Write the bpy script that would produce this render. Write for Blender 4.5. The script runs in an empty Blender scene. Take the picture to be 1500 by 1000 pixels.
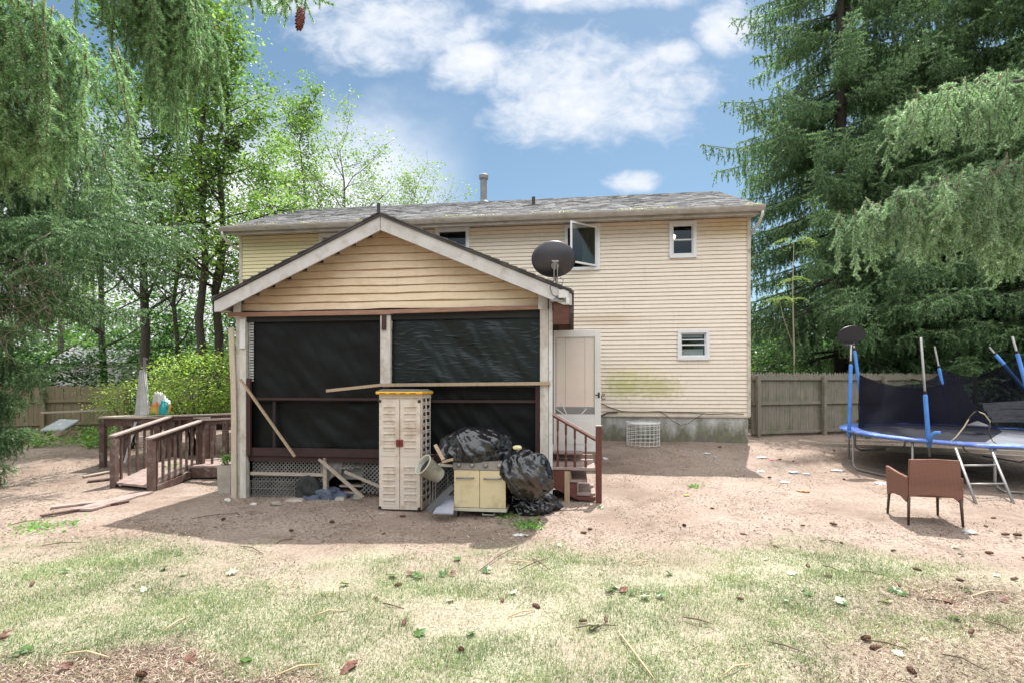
import bpy, math, random
import numpy as np
from mathutils import Vector, Matrix, noise as mn
R = math.radians
S = bpy.context.scene
COL = S.collection
random.seed(7)
rng = np.random.default_rng(11)
# ---------------------------------------------------------------- measuring
F, CX, HY, CAM = 750.0, 750.0, 567.0, 1.85
def P(x, y, d):
    return Vector(((x - CX) / F * d, d, CAM - (y - HY) / F * d))
def sstep(a, b, x):
    t = np.clip((np.asarray(x, float) - a) / (b - a), 0, 1)
    return t * t * (3 - 2 * t)
def ground_z(X, Y):
    X = np.asarray(X, float); Y = np.asarray(Y, float)
    right = np.interp(Y, [-50, 6, 8, 10.5, 13, 20, 60, 300], [0, 0, .10, .15, .46, .55, .9, 2.5])
    left = np.interp(Y, [-50, 9.5, 12, 16, 60, 300], [0, 0.02, .2, .45, .9, 2.5])
    k = sstep(-4.5, 1.0, X)
    return left * (1 - k) + right * k
def gz(x, y):
    return float(ground_z(x, y))
def G(x, y):
    d = 8.0
    for _ in range(40):
        X = (x - CX) / F * d
        d = .5 * d + .5 * (CAM - gz(X, d)) * F / (y - HY)
    X = (x - CX) / F * d
    return Vector((X, d, gz(X, d)))
# ---------------------------------------------------------------- lattice noise (numpy)
_tab = np.random.default_rng(5).random((256, 256))
def vnoise(x, y, off=0):
    x = np.asarray(x, float) + off * 17.3; y = np.asarray(y, float) + off * 9.1
    xi = np.floor(x).astype(int); yi = np.floor(y).astype(int)
    fx = x - xi; fy = y - yi
    fx = fx * fx * (3 - 2 * fx); fy = fy * fy * (3 - 2 * fy)
    a = _tab[xi & 255, yi & 255]; b = _tab[(xi + 1) & 255, yi & 255]
    c = _tab[xi & 255, (yi + 1) & 255]; d = _tab[(xi + 1) & 255, (yi + 1) & 255]
    return (a * (1 - fx) + b * fx) * (1 - fy) + (c * (1 - fx) + d * fx) * fy
def fbm(x, y, o=4, off=0):
    s = 0; a = .5; n = 0
    for i in range(o):
        s = s + a * vnoise(np.asarray(x) * 2 ** i, np.asarray(y) * 2 ** i, off + i); n += a; a *= .5
    return s / n
# ---------------------------------------------------------------- objects
def tag(o, label=None, cat=None, group=None, kind=None):
    if label: o['label'] = label
    if cat: o['category'] = cat
    if group: o['group'] = group
    if kind: o['kind'] = kind
    elif label and cat: o['kind'] = 'thing'
    return o
def thing(name, label, cat, loc=(0, 0, 0), rz=0, group=None):
    o = bpy.data.objects.new(name, None); COL.objects.link(o)
    o.empty_display_size = .2
    o.location = loc; o.rotation_euler = (0, 0, rz)
    return tag(o, label, cat, group)
def copy_tree(o, parent=None):
    c = o.copy(); COL.objects.link(c)
    if parent: c.parent = parent
    for ch in list(o.children): copy_tree(ch, c)
    return c
def link(name, me, parent=None, base=True):
    o = bpy.data.objects.new(name, me); COL.objects.link(o)
    if parent is not None: o.parent = parent
    return o
class MB:
    def __init__(s): s.v = []; s.f = []; s.m = []
    def add(s, vs, fs, mi=0):
        n = len(s.v); s.v += [tuple(v) for v in vs]; s.f += [tuple(i + n for i in f) for f in fs]; s.m += [mi] * len(fs); return s
    def box(s, x0, x1, y0, y1, z0, z1, mi=0):
        return s.add([(x0, y0, z0), (x1, y0, z0), (x1, y1, z0), (x0, y1, z0), (x0, y0, z1), (x1, y0, z1), (x1, y1, z1), (x0, y1, z1)],
                     [(0, 3, 2, 1), (4, 5, 6, 7), (0, 1, 5, 4), (1, 2, 6, 5), (2, 3, 7, 6), (3, 0, 4, 7)], mi)
    def bar(s, p, q, w, h, up=(0, 0, 1), mi=0):
        p = Vector(p); q = Vector(q); d = (q - p).normalized(); u = Vector(up)
        sx = d.cross(u)
        if sx.length < 1e-4: sx = d.cross(Vector((1, 0, 0)))
        sx.normalize(); uz = sx.cross(d).normalized()
        sx = sx * (w / 2); uz = uz * (h / 2)
        vs = [p - sx - uz, p + sx - uz, p + sx + uz, p - sx + uz, q - sx - uz, q + sx - uz, q + sx + uz, q - sx + uz]
        return s.add(vs, [(0, 1, 2, 3), (7, 6, 5, 4), (0, 4, 5, 1), (1, 5, 6, 2), (2, 6, 7, 3), (3, 7, 4, 0)], mi)
    def tube(s, pts, r, n=8, closed=False, mi=0):
        pts = [Vector(p) for p in pts]; N = len(pts)
        rs = r if isinstance(r, (list, tuple)) else [r] * N
        ref = None; vs = []
        for i in range(N):
            if closed: t = pts[(i + 1) % N] - pts[i - 1]
            else: t = pts[min(i + 1, N - 1)] - pts[max(i - 1, 0)]
            t.normalize()
            if ref is None:
                ref = t.orthogonal().normalized()
            else:
                ref = ref - t * ref.dot(t)
                ref = ref.normalized() if ref.length > 1e-5 else t.orthogonal().normalized()
            b = t.cross(ref)
            for k in range(n):
                a = 2 * math.pi * k / n
                vs.append(pts[i] + (ref * math.cos(a) + b * math.sin(a)) * rs[i])
        fs = []
        for i in range(N if closed else N - 1):
            j = (i + 1) % N
            for k in range(n):
                l = (k + 1) % n
                fs.append((i * n + k, i * n + l, j * n + l, j * n + k))
        if not closed:
            fs.append(tuple(range(n - 1, -1, -1))); fs.append(tuple((N - 1) * n + k for k in range(n)))
        return s.add(vs, fs, mi)
    def lathe(s, prof, c=(0, 0, 0), n=20, axis=None, mi=0):
        c = Vector(c); vs = []
        q = Vector((0, 0, 1)).rotation_difference(Vector(axis)) if axis is not None else None
        for r, z in prof:
            for k in range(n):
                a = 2 * math.pi * k / n
                v = Vector((r * math.cos(a), r * math.sin(a), z))
                if q: v = q @ v
                vs.append(c + v)
        fs = []
        for i in range(len(prof) - 1):
            for k in range(n):
                l = (k + 1) % n
                fs.append((i * n + k, i * n + l, (i + 1) * n + l, (i + 1) * n + k))
        fs.append(tuple(range(n - 1, -1, -1))); fs.append(tuple((len(prof) - 1) * n + k for k in range(n)))
        return s.add(vs, fs, mi)
    def quad(s, a, b, c, d, mi=0): return s.add([a, b, c, d], [(0, 1, 2, 3)], mi)
    def prism(s, poly, ext, mi=0):
        """poly: list of 3-D points, ext: extrusion vector"""
        n = len(poly); e = Vector(ext); P0 = [Vector(p) for p in poly]
        vs = P0 + [p + e for p in P0]
        fs = [tuple(range(n)), tuple(range(2 * n - 1, n - 1, -1))]
        for i in range(n):
            j = (i + 1) % n
            fs.append((j, i, i + n, j + n))
        return s.add(vs, fs, mi)
    def build(s, name, mat, parent=None, smooth=False, bevel=0, kind=None, weld=False):
        v = [Vector(p) for p in s.v]
        off = None
        if parent is None and kind is None:
            lo = [min(p[i] for p in v) for i in range(3)]; hi = [max(p[i] for p in v) for i in range(3)]
            off = Vector(((lo[0] + hi[0]) / 2, (lo[1] + hi[1]) / 2, lo[2]))
            v = [p - off for p in v]
        me = bpy.data.meshes.new(name)
        me.from_pydata([tuple(p) for p in v], [], s.f)
        for m in (mat if isinstance(mat, (list, tuple)) else [mat]): me.materials.append(m)
        if any(s.m): me.polygons.foreach_set('material_index', s.m)
        if smooth: me.polygons.foreach_set('use_smooth', [True] * len(s.f))
        me.update()
        o = link(name, me, parent)
        if off is not None: o.location = off
        if bevel:
            b = o.modifiers.new('soft_edges', 'BEVEL'); b.width = bevel; b.segments = 2; b.limit_method = 'ANGLE'; b.angle_limit = R(50)
        if kind: o['kind'] = kind
        return o
def mesh_np(name, V, Fc, mats, mi=None, smooth=False):
    V = np.asarray(V, np.float32).reshape(-1, 3); Fc = np.asarray(Fc, np.int32)
    me = bpy.data.meshes.new(name); k = Fc.shape[1]
    me.vertices.add(len(V)); me.vertices.foreach_set('co', V.ravel())
    me.loops.add(Fc.size); me.loops.foreach_set('vertex_index', Fc.ravel())
    me.polygons.add(len(Fc)); me.polygons.foreach_set('loop_start', np.arange(0, Fc.size, k, dtype=np.int32))
    for m in (mats if isinstance(mats, (list, tuple)) else [mats]): me.materials.append(m)
    if mi is not None: me.polygons.foreach_set('material_index', np.asarray(mi, np.int32))
    if smooth: me.polygons.foreach_set('use_smooth', np.ones(len(Fc), bool))
    me.update(calc_edges=True)
    return me
# ---------------------------------------------------------------- materials
def newmat(name):
    m = bpy.data.materials.new(name); m.use_nodes = True
    nt = m.node_tree; b = nt.nodes['Principled BSDF']
    return m, nt, b
def N(nt, t, **kw):
    n = nt.nodes.new(t)
    for k, v in kw.items():
        if k.startswith('i_'):
            n.inputs[int(k[2:])].default_value = v
        else: setattr(n, k, v)
    return n
def ramp(nt, fac, stops):
    r = N(nt, 'ShaderNodeValToRGB'); e = r.color_ramp.elements
    while len(e) < len(stops): e.new(.5)
    for i, (p, c) in enumerate(stops):
        e[i].position = p; e[i].color = (c[0], c[1], c[2], 1)
    nt.links.new(fac, r.inputs[0]); return r.outputs[0]
def noise_out(nt, scale, detail=4, rough=.55, stretch=(1, 1, 1), coord='Object'):
    tc = N(nt, 'ShaderNodeTexCoord'); mp = N(nt, 'ShaderNodeMapping'); mp.inputs['Scale'].default_value = stretch
    nt.links.new(tc.outputs[coord], mp.inputs[0])
    n = N(nt, 'ShaderNodeTexNoise'); n.inputs['Scale'].default_value = scale; n.inputs['Detail'].default_value = detail; n.inputs['Roughness'].default_value = rough
    nt.links.new(mp.outputs[0], n.inputs['Vector']); return n.outputs['Fac']
def mixc(nt, fac, a, b, mode='MIX'):
    m = N(nt, 'ShaderNodeMix'); m.data_type = 'RGBA'; m.blend_type = mode
    for sock, v in ((m.inputs[0], fac), (m.inputs[6], a), (m.inputs[7], b)):
        if hasattr(v, 'is_output'): nt.links.new(v, sock)
        elif isinstance(v, (int, float)): sock.default_value = v
        else: sock.default_value = (v[0], v[1], v[2], 1)
    return m.outputs[2]
def bump(nt, h, b, strength=.3, dist=.01):
    bp = N(nt, 'ShaderNodeBump'); bp.inputs['Strength'].default_value = strength; bp.inputs['Distance'].default_value = dist
    nt.links.new(h, bp.inputs['Height']); nt.links.new(bp.outputs[0], b.inputs['Normal'])
def mat(name, c, c2=None, rough=.7, scale=6, stretch=(1, 1, 1), bmp=.2, bscale=40, bstretch=None, bdist=.006, metal=0, detail=5, lo=.3, hi=.7, spec=.5, dirt=None):
    m, nt, b = newmat(name)
    if c2 is None: c2 = tuple(x * .8 for x in c)
    col = ramp(nt, noise_out(nt, scale, detail, .6, stretch), [(lo, c2), (hi, c)])
    if dirt:
        col = mixc(nt, ramp(nt, noise_out(nt, dirt[1], 6, .7), [(.5, (0, 0, 0)), (.72, (1, 1, 1))]), col, dirt[0])
    nt.links.new(col, b.inputs['Base Color'])
    b.inputs['Roughness'].default_value = rough; b.inputs['Metallic'].default_value = metal
    b.inputs['Specular IOR Level'].default_value = spec
    if bmp: bump(nt, noise_out(nt, bscale, 4, .6, bstretch or stretch), b, bmp, bdist)
    return m
def leafmat(name, cols, trans=.35, rough=.55, clump=1.2, tcol=(1.3, 1.5, .75)):
    """each leaf or needle its own shade, clumps lighter and darker; sunlight passes through"""
    m, nt, b = newmat(name)
    g = N(nt, 'ShaderNodeNewGeometry')
    k = len(cols)
    c1 = ramp(nt, g.outputs['Random Per Island'], [((i + .5) / k, c) for i, c in enumerate(cols)])
    cl = ramp(nt, noise_out(nt, clump, 2, .5), [(.35, (.62, .66, .6)), (.65, (1.15, 1.12, 1.1))])
    col = mixc(nt, 1.0, c1, cl, 'MULTIPLY')
    nt.links.new(col, b.inputs['Base Color']); b.inputs['Roughness'].default_value = rough
    tr = N(nt, 'ShaderNodeBsdfTranslucent')
    tc = mixc(nt, 1.0, col, tcol, 'MULTIPLY'); nt.links.new(tc, tr.inputs[0])
    ms = N(nt, 'ShaderNodeMixShader'); ms.inputs[0].default_value = trans
    nt.links.new(b.outputs[0], ms.inputs[1]); nt.links.new(tr.outputs[0], ms.inputs[2])
    nt.links.new(ms.outputs[0], nt.nodes['Material Output'].inputs[0])
    return m
def wood(name, c, c2, rough=.75, axis=0, dirt=None, sc=5):
    st = [14, 14, 14]; st[axis] = 1.0
    return mat(name, c, c2, rough, scale=sc, stretch=tuple(st), bmp=.35, bscale=sc * 1.6, detail=6, dirt=dirt)
M = {}
M['white_trim'] = mat('white_trim', (.62, .61, .60), (.50, .48, .45), .6, 3, bmp=.1, dirt=((.33, .30, .24), 5))
M['vinyl'] = mat('vinyl_frame', (.66, .66, .66), (.6, .6, .6), .45, 3, bmp=0)
M['gutter'] = mat('gutter_metal', (.38, .34, .30), (.25, .22, .185), .5, 4, (1, 6, 3), bmp=.1, dirt=((.2, .17, .12), 3))
M['soffit'] = mat('soffit_vinyl', (.55, .49, .40), (.46, .40, .32), .6, 4, bmp=.1, dirt=((.22, .18, .12), 6))
M['concrete'] = None
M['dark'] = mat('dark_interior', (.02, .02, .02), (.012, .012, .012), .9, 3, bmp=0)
M['red_wood'] = wood('red_stained_wood', (.05, .014, .011), (.022, .008, .007), axis=2)
M['red_post'] = wood('red_painted_post', (.14, .032, .02), (.06, .019, .014), .6, axis=2)
M['red_wood_x'] = wood('red_stained_wood_across', (.04, .012, .010), (.018, .007, .006), axis=0)
M['worn_brown'] = wood('worn_brown_wood', (.13, .072, .058), (.065, .035, .028), axis=2, dirt=((.22, .185, .155), 6))
M['worn_rail'] = wood('worn_rail_wood', (.36, .30, .27), (.22, .16, .14), axis=1)
M['grey_board'] = wood('weathered_grey_board', (.42, .35, .29), (.25, .20, .16), axis=0)
M['deck_board'] = wood('pinkish_deck_board', (.36, .27, .24), (.20, .145, .125), axis=0, dirt=((.12, .08, .06), 4))
M['tan_board'] = wood('tan_board', (.40, .30, .20), (.27, .19, .12), axis=2)
M['post_paint'] = mat('peeling_white_post', (.55, .52, .48), (.40, .36, .31), .7, 3, (5, 5, 1), bmp=.25, bscale=25, dirt=((.27, .22, .15), 4))
M['steel'] = mat('galvanised_steel', (.30, .29, .28), (.19, .18, .17), .5, 8, bmp=.05, metal=.6)
M['blue_foam'] = mat('blue_foam', (.07, .23, .60), (.05, .17, .48), .6, 6, bmp=.1)
M['black_plastic'] = mat('black_plastic', (.015, .015, .017), (.01, .01, .011), .4, 6, bmp=.1)
M['white_wire'] = mat('white_wire', (.7, .7, .69), (.55, .53, .5), .5, 20, bmp=0)
M['bark'] = mat('dark_bark', (.075, .062, .05), (.025, .02, .016), .9, 5, (6, 6, 1), bmp=.8, bscale=9, bdist=.03)
M['bark_grey'] = mat('grey_bark', (.13, .115, .10), (.05, .043, .037), .9, 5, (6, 6, 1), bmp=.8, bscale=9, bdist=.03)
M['twig'] = mat('orange_twig_bark', (.19, .11, .06), (.10, .06, .035), .8, 30, bmp=.2)
M['dead_twig'] = mat('dead_twig', (.17, .125, .10), (.09, .065, .05), .9, 20, bmp=.2)
def glassmat(name='window_glass', tint=(.72, .78, .76)):
    m, nt, b = newmat(name)
    gl = N(nt, 'ShaderNodeBsdfGlossy'); gl.inputs['Roughness'].default_value = .02; gl.inputs[0].default_value = (.9, .95, .92, 1)
    tr = N(nt, 'ShaderNodeBsdfTransparent'); tr.inputs[0].default_value = (*tint, 1)
    fr = N(nt, 'ShaderNodeLayerWeight'); fr.inputs[0].default_value = .5; pw = N(nt, 'ShaderNodeMath', operation='POWER'); pw.inputs[1].default_value = 4; nt.links.new(fr.outputs['Facing'], pw.inputs[0])
    ad = N(nt, 'ShaderNodeMath', operation='MULTIPLY_ADD'); ad.inputs[1].default_value = .7; ad.inputs[2].default_value = .07; nt.links.new(pw.outputs[0], ad.inputs[0])
    ms = N(nt, 'ShaderNodeMixShader'); nt.links.new(ad.outputs[0], ms.inputs[0]); nt.links.new(tr.outputs[0], ms.inputs[1]); nt.links.new(gl.outputs[0], ms.inputs[2])
    nt.links.new(ms.outputs[0], nt.nodes['Material Output'].inputs[0]); return m
M['glass'] = glassmat(); M['clear'] = glassmat('clear_glass', (.97, .97, .97))
# ---------------------------------------------------------------- camera, sun, sky
cam = bpy.data.cameras.new('camera'); co = bpy.data.objects.new('camera', cam); COL.objects.link(co); S.camera = co
co.location = (0, 0, CAM); co.rotation_euler = (R(90), 0, 0)
cam.sensor_fit = 'HORIZONTAL'; cam.sensor_width = 36; cam.lens = 36 * F / 1500.0; cam.shift_y = (HY - 500) / 1500.0
cam.clip_start = .05; cam.clip_end = 2000
SUN = Vector((.21, .41, 1.0)).normalized()
sun = bpy.data.lights.new('sun', 'SUN'); so = bpy.data.objects.new('sun', sun); COL.objects.link(so)
so.rotation_euler = (-SUN).to_track_quat('-Z', 'Y').to_euler(); so.location = (5, 10, 30)
sun.energy = 3.7; sun.angle = R(.53); sun.color = (1, .975, .935)
W = bpy.data.worlds.new('World'); S.world = W; W.use_nodes = True
def build_sky():
    nt = W.node_tree; bg = nt.nodes['Background']; L = nt.links
    sky = N(nt, 'ShaderNodeTexSky'); sky.sky_type = 'NISHITA'; sky.sun_disc = False
    sky.sun_elevation = math.asin(SUN.z); sky.sun_rotation = math.atan2(SUN.x, SUN.y)
    sky.air_density = 1.0; sky.dust_density = .6; sky.ozone_density = 1.6; sky.altitude = 200
    tc = N(nt, 'ShaderNodeTexCoord'); sp = N(nt, 'ShaderNodeSeparateXYZ'); L.new(tc.outputs['Generated'], sp.inputs[0])
    def m(op, a, b=None, c=None, clamp=False):
        n = N(nt, 'ShaderNodeMath', operation=op); n.use_clamp = clamp
        for i, v in enumerate((a, b, c)):
            if v is None: continue
            if hasattr(v, 'is_output'): L.new(v, n.inputs[i])
            else: n.inputs[i].default_value = v
        return n.outputs[0]
    def smooth(a, b, v):
        n = N(nt, 'ShaderNodeMapRange', interpolation_type='SMOOTHSTEP')
        n.inputs[1].default_value = a; n.inputs[2].default_value = b; L.new(v, n.inputs[0]); return n.outputs[0]
    X, Y, Z = sp.outputs
    yy = m('MAXIMUM', Y, .08); gx = m('DIVIDE', X, yy); gy = m('DIVIDE', Z, yy)
    cv = N(nt, 'ShaderNodeCombineXYZ'); L.new(gx, cv.inputs[0]); L.new(m('MULTIPLY', gy, 1.5), cv.inputs[1])
    ns = N(nt, 'ShaderNodeTexNoise'); ns.inputs['Scale'].default_value = 7; ns.inputs['Detail'].default_value = 8; ns.inputs['Roughness'].default_value = .58; L.new(cv.outputs[0], ns.inputs['Vector'])
    nf = ns.outputs['Fac']
    nb_ = N(nt, 'ShaderNodeTexNoise'); nb_.inputs['Scale'].default_value = 19; nb_.inputs['Detail'].default_value = 7; nb_.inputs['Roughness'].default_value = .62; nb_.inputs['Distortion'].default_value = .6; L.new(cv.outputs[0], nb_.inputs['Vector'])
    nd = m('ADD', m('MULTIPLY', m('SUBTRACT', nf, .47), 2.5), m('MULTIPLY', m('SUBTRACT', nb_.outputs['Fac'], .5), 1.5))
    def blob(px, py, rx, ry):
        cx, cy = (px - CX) / F, (HY - py) / F
        a = m('MULTIPLY', m('SUBTRACT', gx, cx), F / rx); b = m('MULTIPLY', m('SUBTRACT', gy, cy), F / ry)
        return m('SUBTRACT', 1.0, m('ADD', m('MULTIPLY', a, a), m('MULTIPLY', b, b)))
    acc = None
    for t in [(585, 45, 150, 62), (690, 95, 75, 45), (870, 128, 180, 92), (780, 170, 90, 45), (1065, 42, 50, 45), (930, 266, 46, 17), (990, 78, 40, 24), (870, -10, 160, 30), (440, -5, 120, 30)]:
        v = blob(*t); acc = v if acc is None else m('MAXIMUM', acc, v)
    acc = m('MAXIMUM', acc, -1.2)
    dens = smooth(-.2, .95, m('ADD', m('MULTIPLY', acc, .95), nd))
    dens = m('MULTIPLY', dens, .92)
    # overexposed white glow low behind the left woods, painted into the sky as cloud
    low = m('MULTIPLY', smooth(.62, .26, m('ADD', gy, m('MULTIPLY', m('SUBTRACT', nf, .5), .25))), smooth(-.04, -.3, gx))
    # added white cloud, out of view behind and overhead, to brighten the shaded sides
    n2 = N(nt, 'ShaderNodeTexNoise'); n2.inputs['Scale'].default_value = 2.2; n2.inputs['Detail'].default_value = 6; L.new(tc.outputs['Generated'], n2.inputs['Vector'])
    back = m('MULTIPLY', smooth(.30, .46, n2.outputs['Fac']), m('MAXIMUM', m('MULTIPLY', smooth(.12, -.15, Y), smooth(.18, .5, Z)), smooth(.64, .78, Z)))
    fwd = smooth(.08, .16, Y)
    cl = m('MULTIPLY', m('MAXIMUM', dens, low), fwd)
    # cloud tone: thin parts a little greyer, the left glow and the added clouds brighter
    sh = smooth(.3, 1.5, m('ADD', m('MULTIPLY', acc, .8), nd))
    ctone = mixc(nt, sh, (.30, .335, .39), (.43, .435, .445))
    c1 = mixc(nt, cl, mixc(nt, 1.0, sky.outputs[0], (SKYK * .98, SKYK * 1.06, SKYK * .96), 'MULTIPLY'), ctone)
    c2 = mixc(nt, m('MULTIPLY', low, fwd), c1, (.50, .51, .53))
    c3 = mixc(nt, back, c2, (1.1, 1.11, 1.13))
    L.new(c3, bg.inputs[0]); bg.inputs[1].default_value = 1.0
SKYK = .057
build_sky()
S.view_settings.view_transform = 'Standard'; S.view_settings.look = 'None'; S.view_settings.gamma = 1
S.view_settings.exposure = 1.3
S.cycles.use_denoising = True; S.cycles.denoiser = 'OPENIMAGEDENOISE'; S.cycles.denoising_prefilter = 'ACCURATE'; S.cycles.denoising_input_passes = 'RGB_ALBEDO_NORMAL'
S.cycles.max_bounces = 8; S.cycles.transparent_max_bounces = 16
S.cycles.sample_clamp_indirect = 6
# ================================================================ GROUND
def build_ground():
    near_x = np.arange(-9, 13.01, .07); near_y = np.arange(2.2, 15.5, .07)
    xs = np.concatenate([-np.geomspace(400, 9.5, 26), near_x, np.geomspace(13.5, 400, 26)])
    ys = np.concatenate([[-60, -20, -6, -1, 1, 1.8], near_y, np.geomspace(16, 500, 34)])
    Xg, Yg = np.meshgrid(xs, ys); Zg = ground_z(Xg, Yg)
    w = sstep(40, 14, Yg)
    Zg = Zg + w * ((fbm(Xg * 1.1, Yg * 1.1, 3, 3) - .5) * .05 + (fbm(Xg * 6, Yg * 6, 3, 8) - .5) * .022)
    V = np.stack([Xg, Yg, Zg], -1).reshape(-1, 3); ny, nx = Xg.shape
    idx = np.arange(nx * ny).reshape(ny, nx)
    Fc = np.stack([idx[:-1, :-1], idx[:-1, 1:], idx[1:, 1:], idx[1:, :-1]], -1).reshape(-1, 4)
    m, nt, b = newmat('yard_soil')
    L = nt.links
    base = ramp(nt, noise_out(nt, .9, 6, .6), [(.30, (.155, .115, .09)), (.48, (.25, .19, .153)), (.66, (.335, .27, .222))])
    fine = noise_out(nt, 26, 6, .72)
    base = mixc(nt, ramp(nt, noise_out(nt, .35, 5, .65), [(.42, (0, 0, 0)), (.60, (.7, .7, .7))]), base, (.345, .285, .24))
    base = mixc(nt, ramp(nt, noise_out(nt, 2.3, 6, .7), [(.55, (0, 0, 0)), (.70, (.8, .8, .8))]), base, (.12, .085, .065))
    base = mixc(nt, ramp(nt, fine, [(.40, (.75, .75, .75)), (.60, (0, 0, 0))]), base, (.16, .115, .09))
    base = mixc(nt, ramp(nt, noise_out(nt, 60, 4, .7), [(.62, (0, 0, 0)), (.72, (.45, .45, .45))]), base, (.44, .37, .30))
    at = N(nt, 'ShaderNodeAttribute'); at.attribute_name = 'turf'
    turf = ramp(nt, noise_out(nt, 45, 5, .7), [(.3, (.13, .13, .075)), (.48, (.28, .265, .185)), (.7, (.46, .43, .34))])
    col = mixc(nt, at.outputs['Fac'], base, turf)
    at2 = N(nt, 'ShaderNodeAttribute'); at2.attribute_name = 'mulch'
    mul = ramp(nt, noise_out(nt, 38, 5, .75), [(.3, (.07, .045, .035)), (.5, (.19, .13, .105)), (.72, (.36, .28, .235))])
    col = mixc(nt, at2.outputs['Fac'], col, mul)
    L.new(col, b.inputs['Base Color']); b.inputs['Roughness'].default_value = .95; b.inputs['Specular IOR Level'].default_value = .15
    bump(nt, fine, b, .7, .02)
    me = mesh_np('ground', V, Fc, m, smooth=True)
    for nm, f in (('turf', turf_mask), ('mulch', mulch_mask)):
        a = me.attributes.new(nm, 'FLOAT', 'POINT'); a.data.foreach_set('value', f(V[:, 0], V[:, 1]).astype(np.float32))
    tag(link('ground', me), kind='structure')
def turf_mask(X, Y):
    n = fbm(X * .8, Y * .8, 4, 21) - .5
    edge = 6.0 + .25 * np.sin(X * .9) + n * 2.2 - .12 * np.clip(X - 1, 0, 9)
    return sstep(.25, -.9, Y - edge) * np.clip(.55 + 1.2 * (fbm(X * 1.6, Y * 1.6, 3, 4) - .35), .15, 1)
def mulch_mask(X, Y):
    n = fbm(X * 1.3, Y * 1.3, 4, 31) - .5
    a = sstep(.25, -.25, Y - 3.75 + .5 * (X + 2.3) * (X > -2.3) - n * 1.4) * sstep(-.3, -1.2, X)
    c = sstep(1.2, 3.2, X + n * 2) * sstep(5.0, 3.6, Y + n * 1.8) * .55
    d = np.exp(-((X - 3.9) / .6) ** 2 - ((Y - 4.6) / .35) ** 2)
    return np.clip(a + c + d * .8, 0, 1)
build_ground()
# ================================================================ THE HOUSE
SLOPE = .12
TH = -math.atan(SLOPE); CT, ST = math.cos(TH), -math.sin(TH)
def local(x, y, b, d0):
    """point of the photograph on the plane b behind the front plane d0 -> (a, b, z)"""
    t = (x - CX) / F
    a = (t * (d0 + b * CT) - b * ST) / (CT + t * ST)
    Y = d0 - a * ST + b * CT
    return a, b, CAM - (y - HY) * Y / F
def to_world(a, b, z, d0):
    return Vector((a * CT + b * ST, d0 - a * ST + b * CT, z))
HD, PD = 13.6, 8.0
def hp(x, y, b=0): return local(x, y, b, HD)
def pp(x, y, b=0): return local(x, y, b, PD)
def siding_mat(name, c, c2, stain=None, woody=False):
    m, nt, b = newmat(name)
    col = ramp(nt, noise_out(nt, 2.2, 5, .6, (1, 1, 4)), [(.3, c2), (.7, c)])
    col = mixc(nt, ramp(nt, noise_out(nt, 3.2, 5, .7, (3.5, 1, .3)), [(.55, (0, 0, 0)), (.8, (.35, .35, .35))]), col, tuple(x * .62 for x in c2))
    col = mixc(nt, ramp(nt, noise_out(nt, 9, 6, .7, (1, 1, 5)), [(.52, (0, 0, 0)), (.8, (.5, .5, .5))]), col, tuple(x * .6 for x in c2))
    if woody:
        col = mixc(nt, ramp(nt, noise_out(nt, 3.5, 6, .65, (1.2, 1, 16)), [(.5, (0, 0, 0)), (.75, (.6, .6, .6))]), col, (.38, .25, .14))
    tc = N(nt, 'ShaderNodeTexCoord')
    for (cx, cz, rx, rz, sc, tone) in stain or []:
        mp = N(nt, 'ShaderNodeMapping'); mp.inputs['Location'].default_value = (-cx / rx, 0, -cz / rz); mp.inputs['Scale'].default_value = (1 / rx, 0, 1 / rz)
        nt.links.new(tc.outputs['Object'], mp.inputs[0])
        ln = N(nt, 'ShaderNodeVectorMath', operation='LENGTH'); nt.links.new(mp.outputs[0], ln.inputs[0])
        ad = N(nt, 'ShaderNodeMath', operation='MULTIPLY_ADD'); nt.links.new(noise_out(nt, sc, 5, .65), ad.inputs[0]); ad.inputs[1].default_value = 2.2; nt.links.new(ln.outputs['Value'], ad.inputs[2])
        fac = ramp(nt, ad.outputs[0], [(0, (1, 1, 1)), (.75, (1, 1, 1)), (1.0, (0, 0, 0))])
        sc_ = N(nt, 'ShaderNodeMapRange'); nt.links.new(ad.outputs[0], sc_.inputs[0]); sc_.inputs[1].default_value = 1.35; sc_.inputs[2].default_value = 2.1; sc_.inputs[3].default_value = tone[3]; sc_.inputs[4].default_value = 0
        col = mixc(nt, sc_.outputs[0], col, tone)
    nt.links.new(col, b.inputs['Base Color']); b.inputs['Roughness'].default_value = .55
    bump(nt, noise_out(nt, 60, 3, .5, (.6, 1, 8)), b, .12, .004)
    return m
gA0, gA1 = hp(352, 500)[0], hp(1098, 500)[0]
Z0, Z1 = 1.13, 6.12
M['siding'] = siding_mat('cream_vinyl_siding', (.73, .635, .52), (.665, .575, .465),
    [(hp(915, 566)[0], 1.9, .75, .46, 8.0, (.40, .385, .14, .8)), (hp(965, 572)[0], 1.85, .7, .40, 9.0, (.42, .39, .16, .75)), (hp(930, 520)[0], 2.2, 1.0, .3, 2.5, (.55, .50, .2, .3)), (gA0 + .8, 5.3, 3.2, 1.6, 1.2, (.68, .60, .30, .7)),
     (hp(870, 460)[0], 3.6, 1.7, .16, 1.3, (.45, .34, .22, .55)), (hp(1075, 335)[0], 5.9, 1.2, .35, 2.0, (.6, .44, .2, .6)), (gA1 - 3, 1.2, 4, .12, 4, (.45, .36, .24, .6))])
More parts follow.
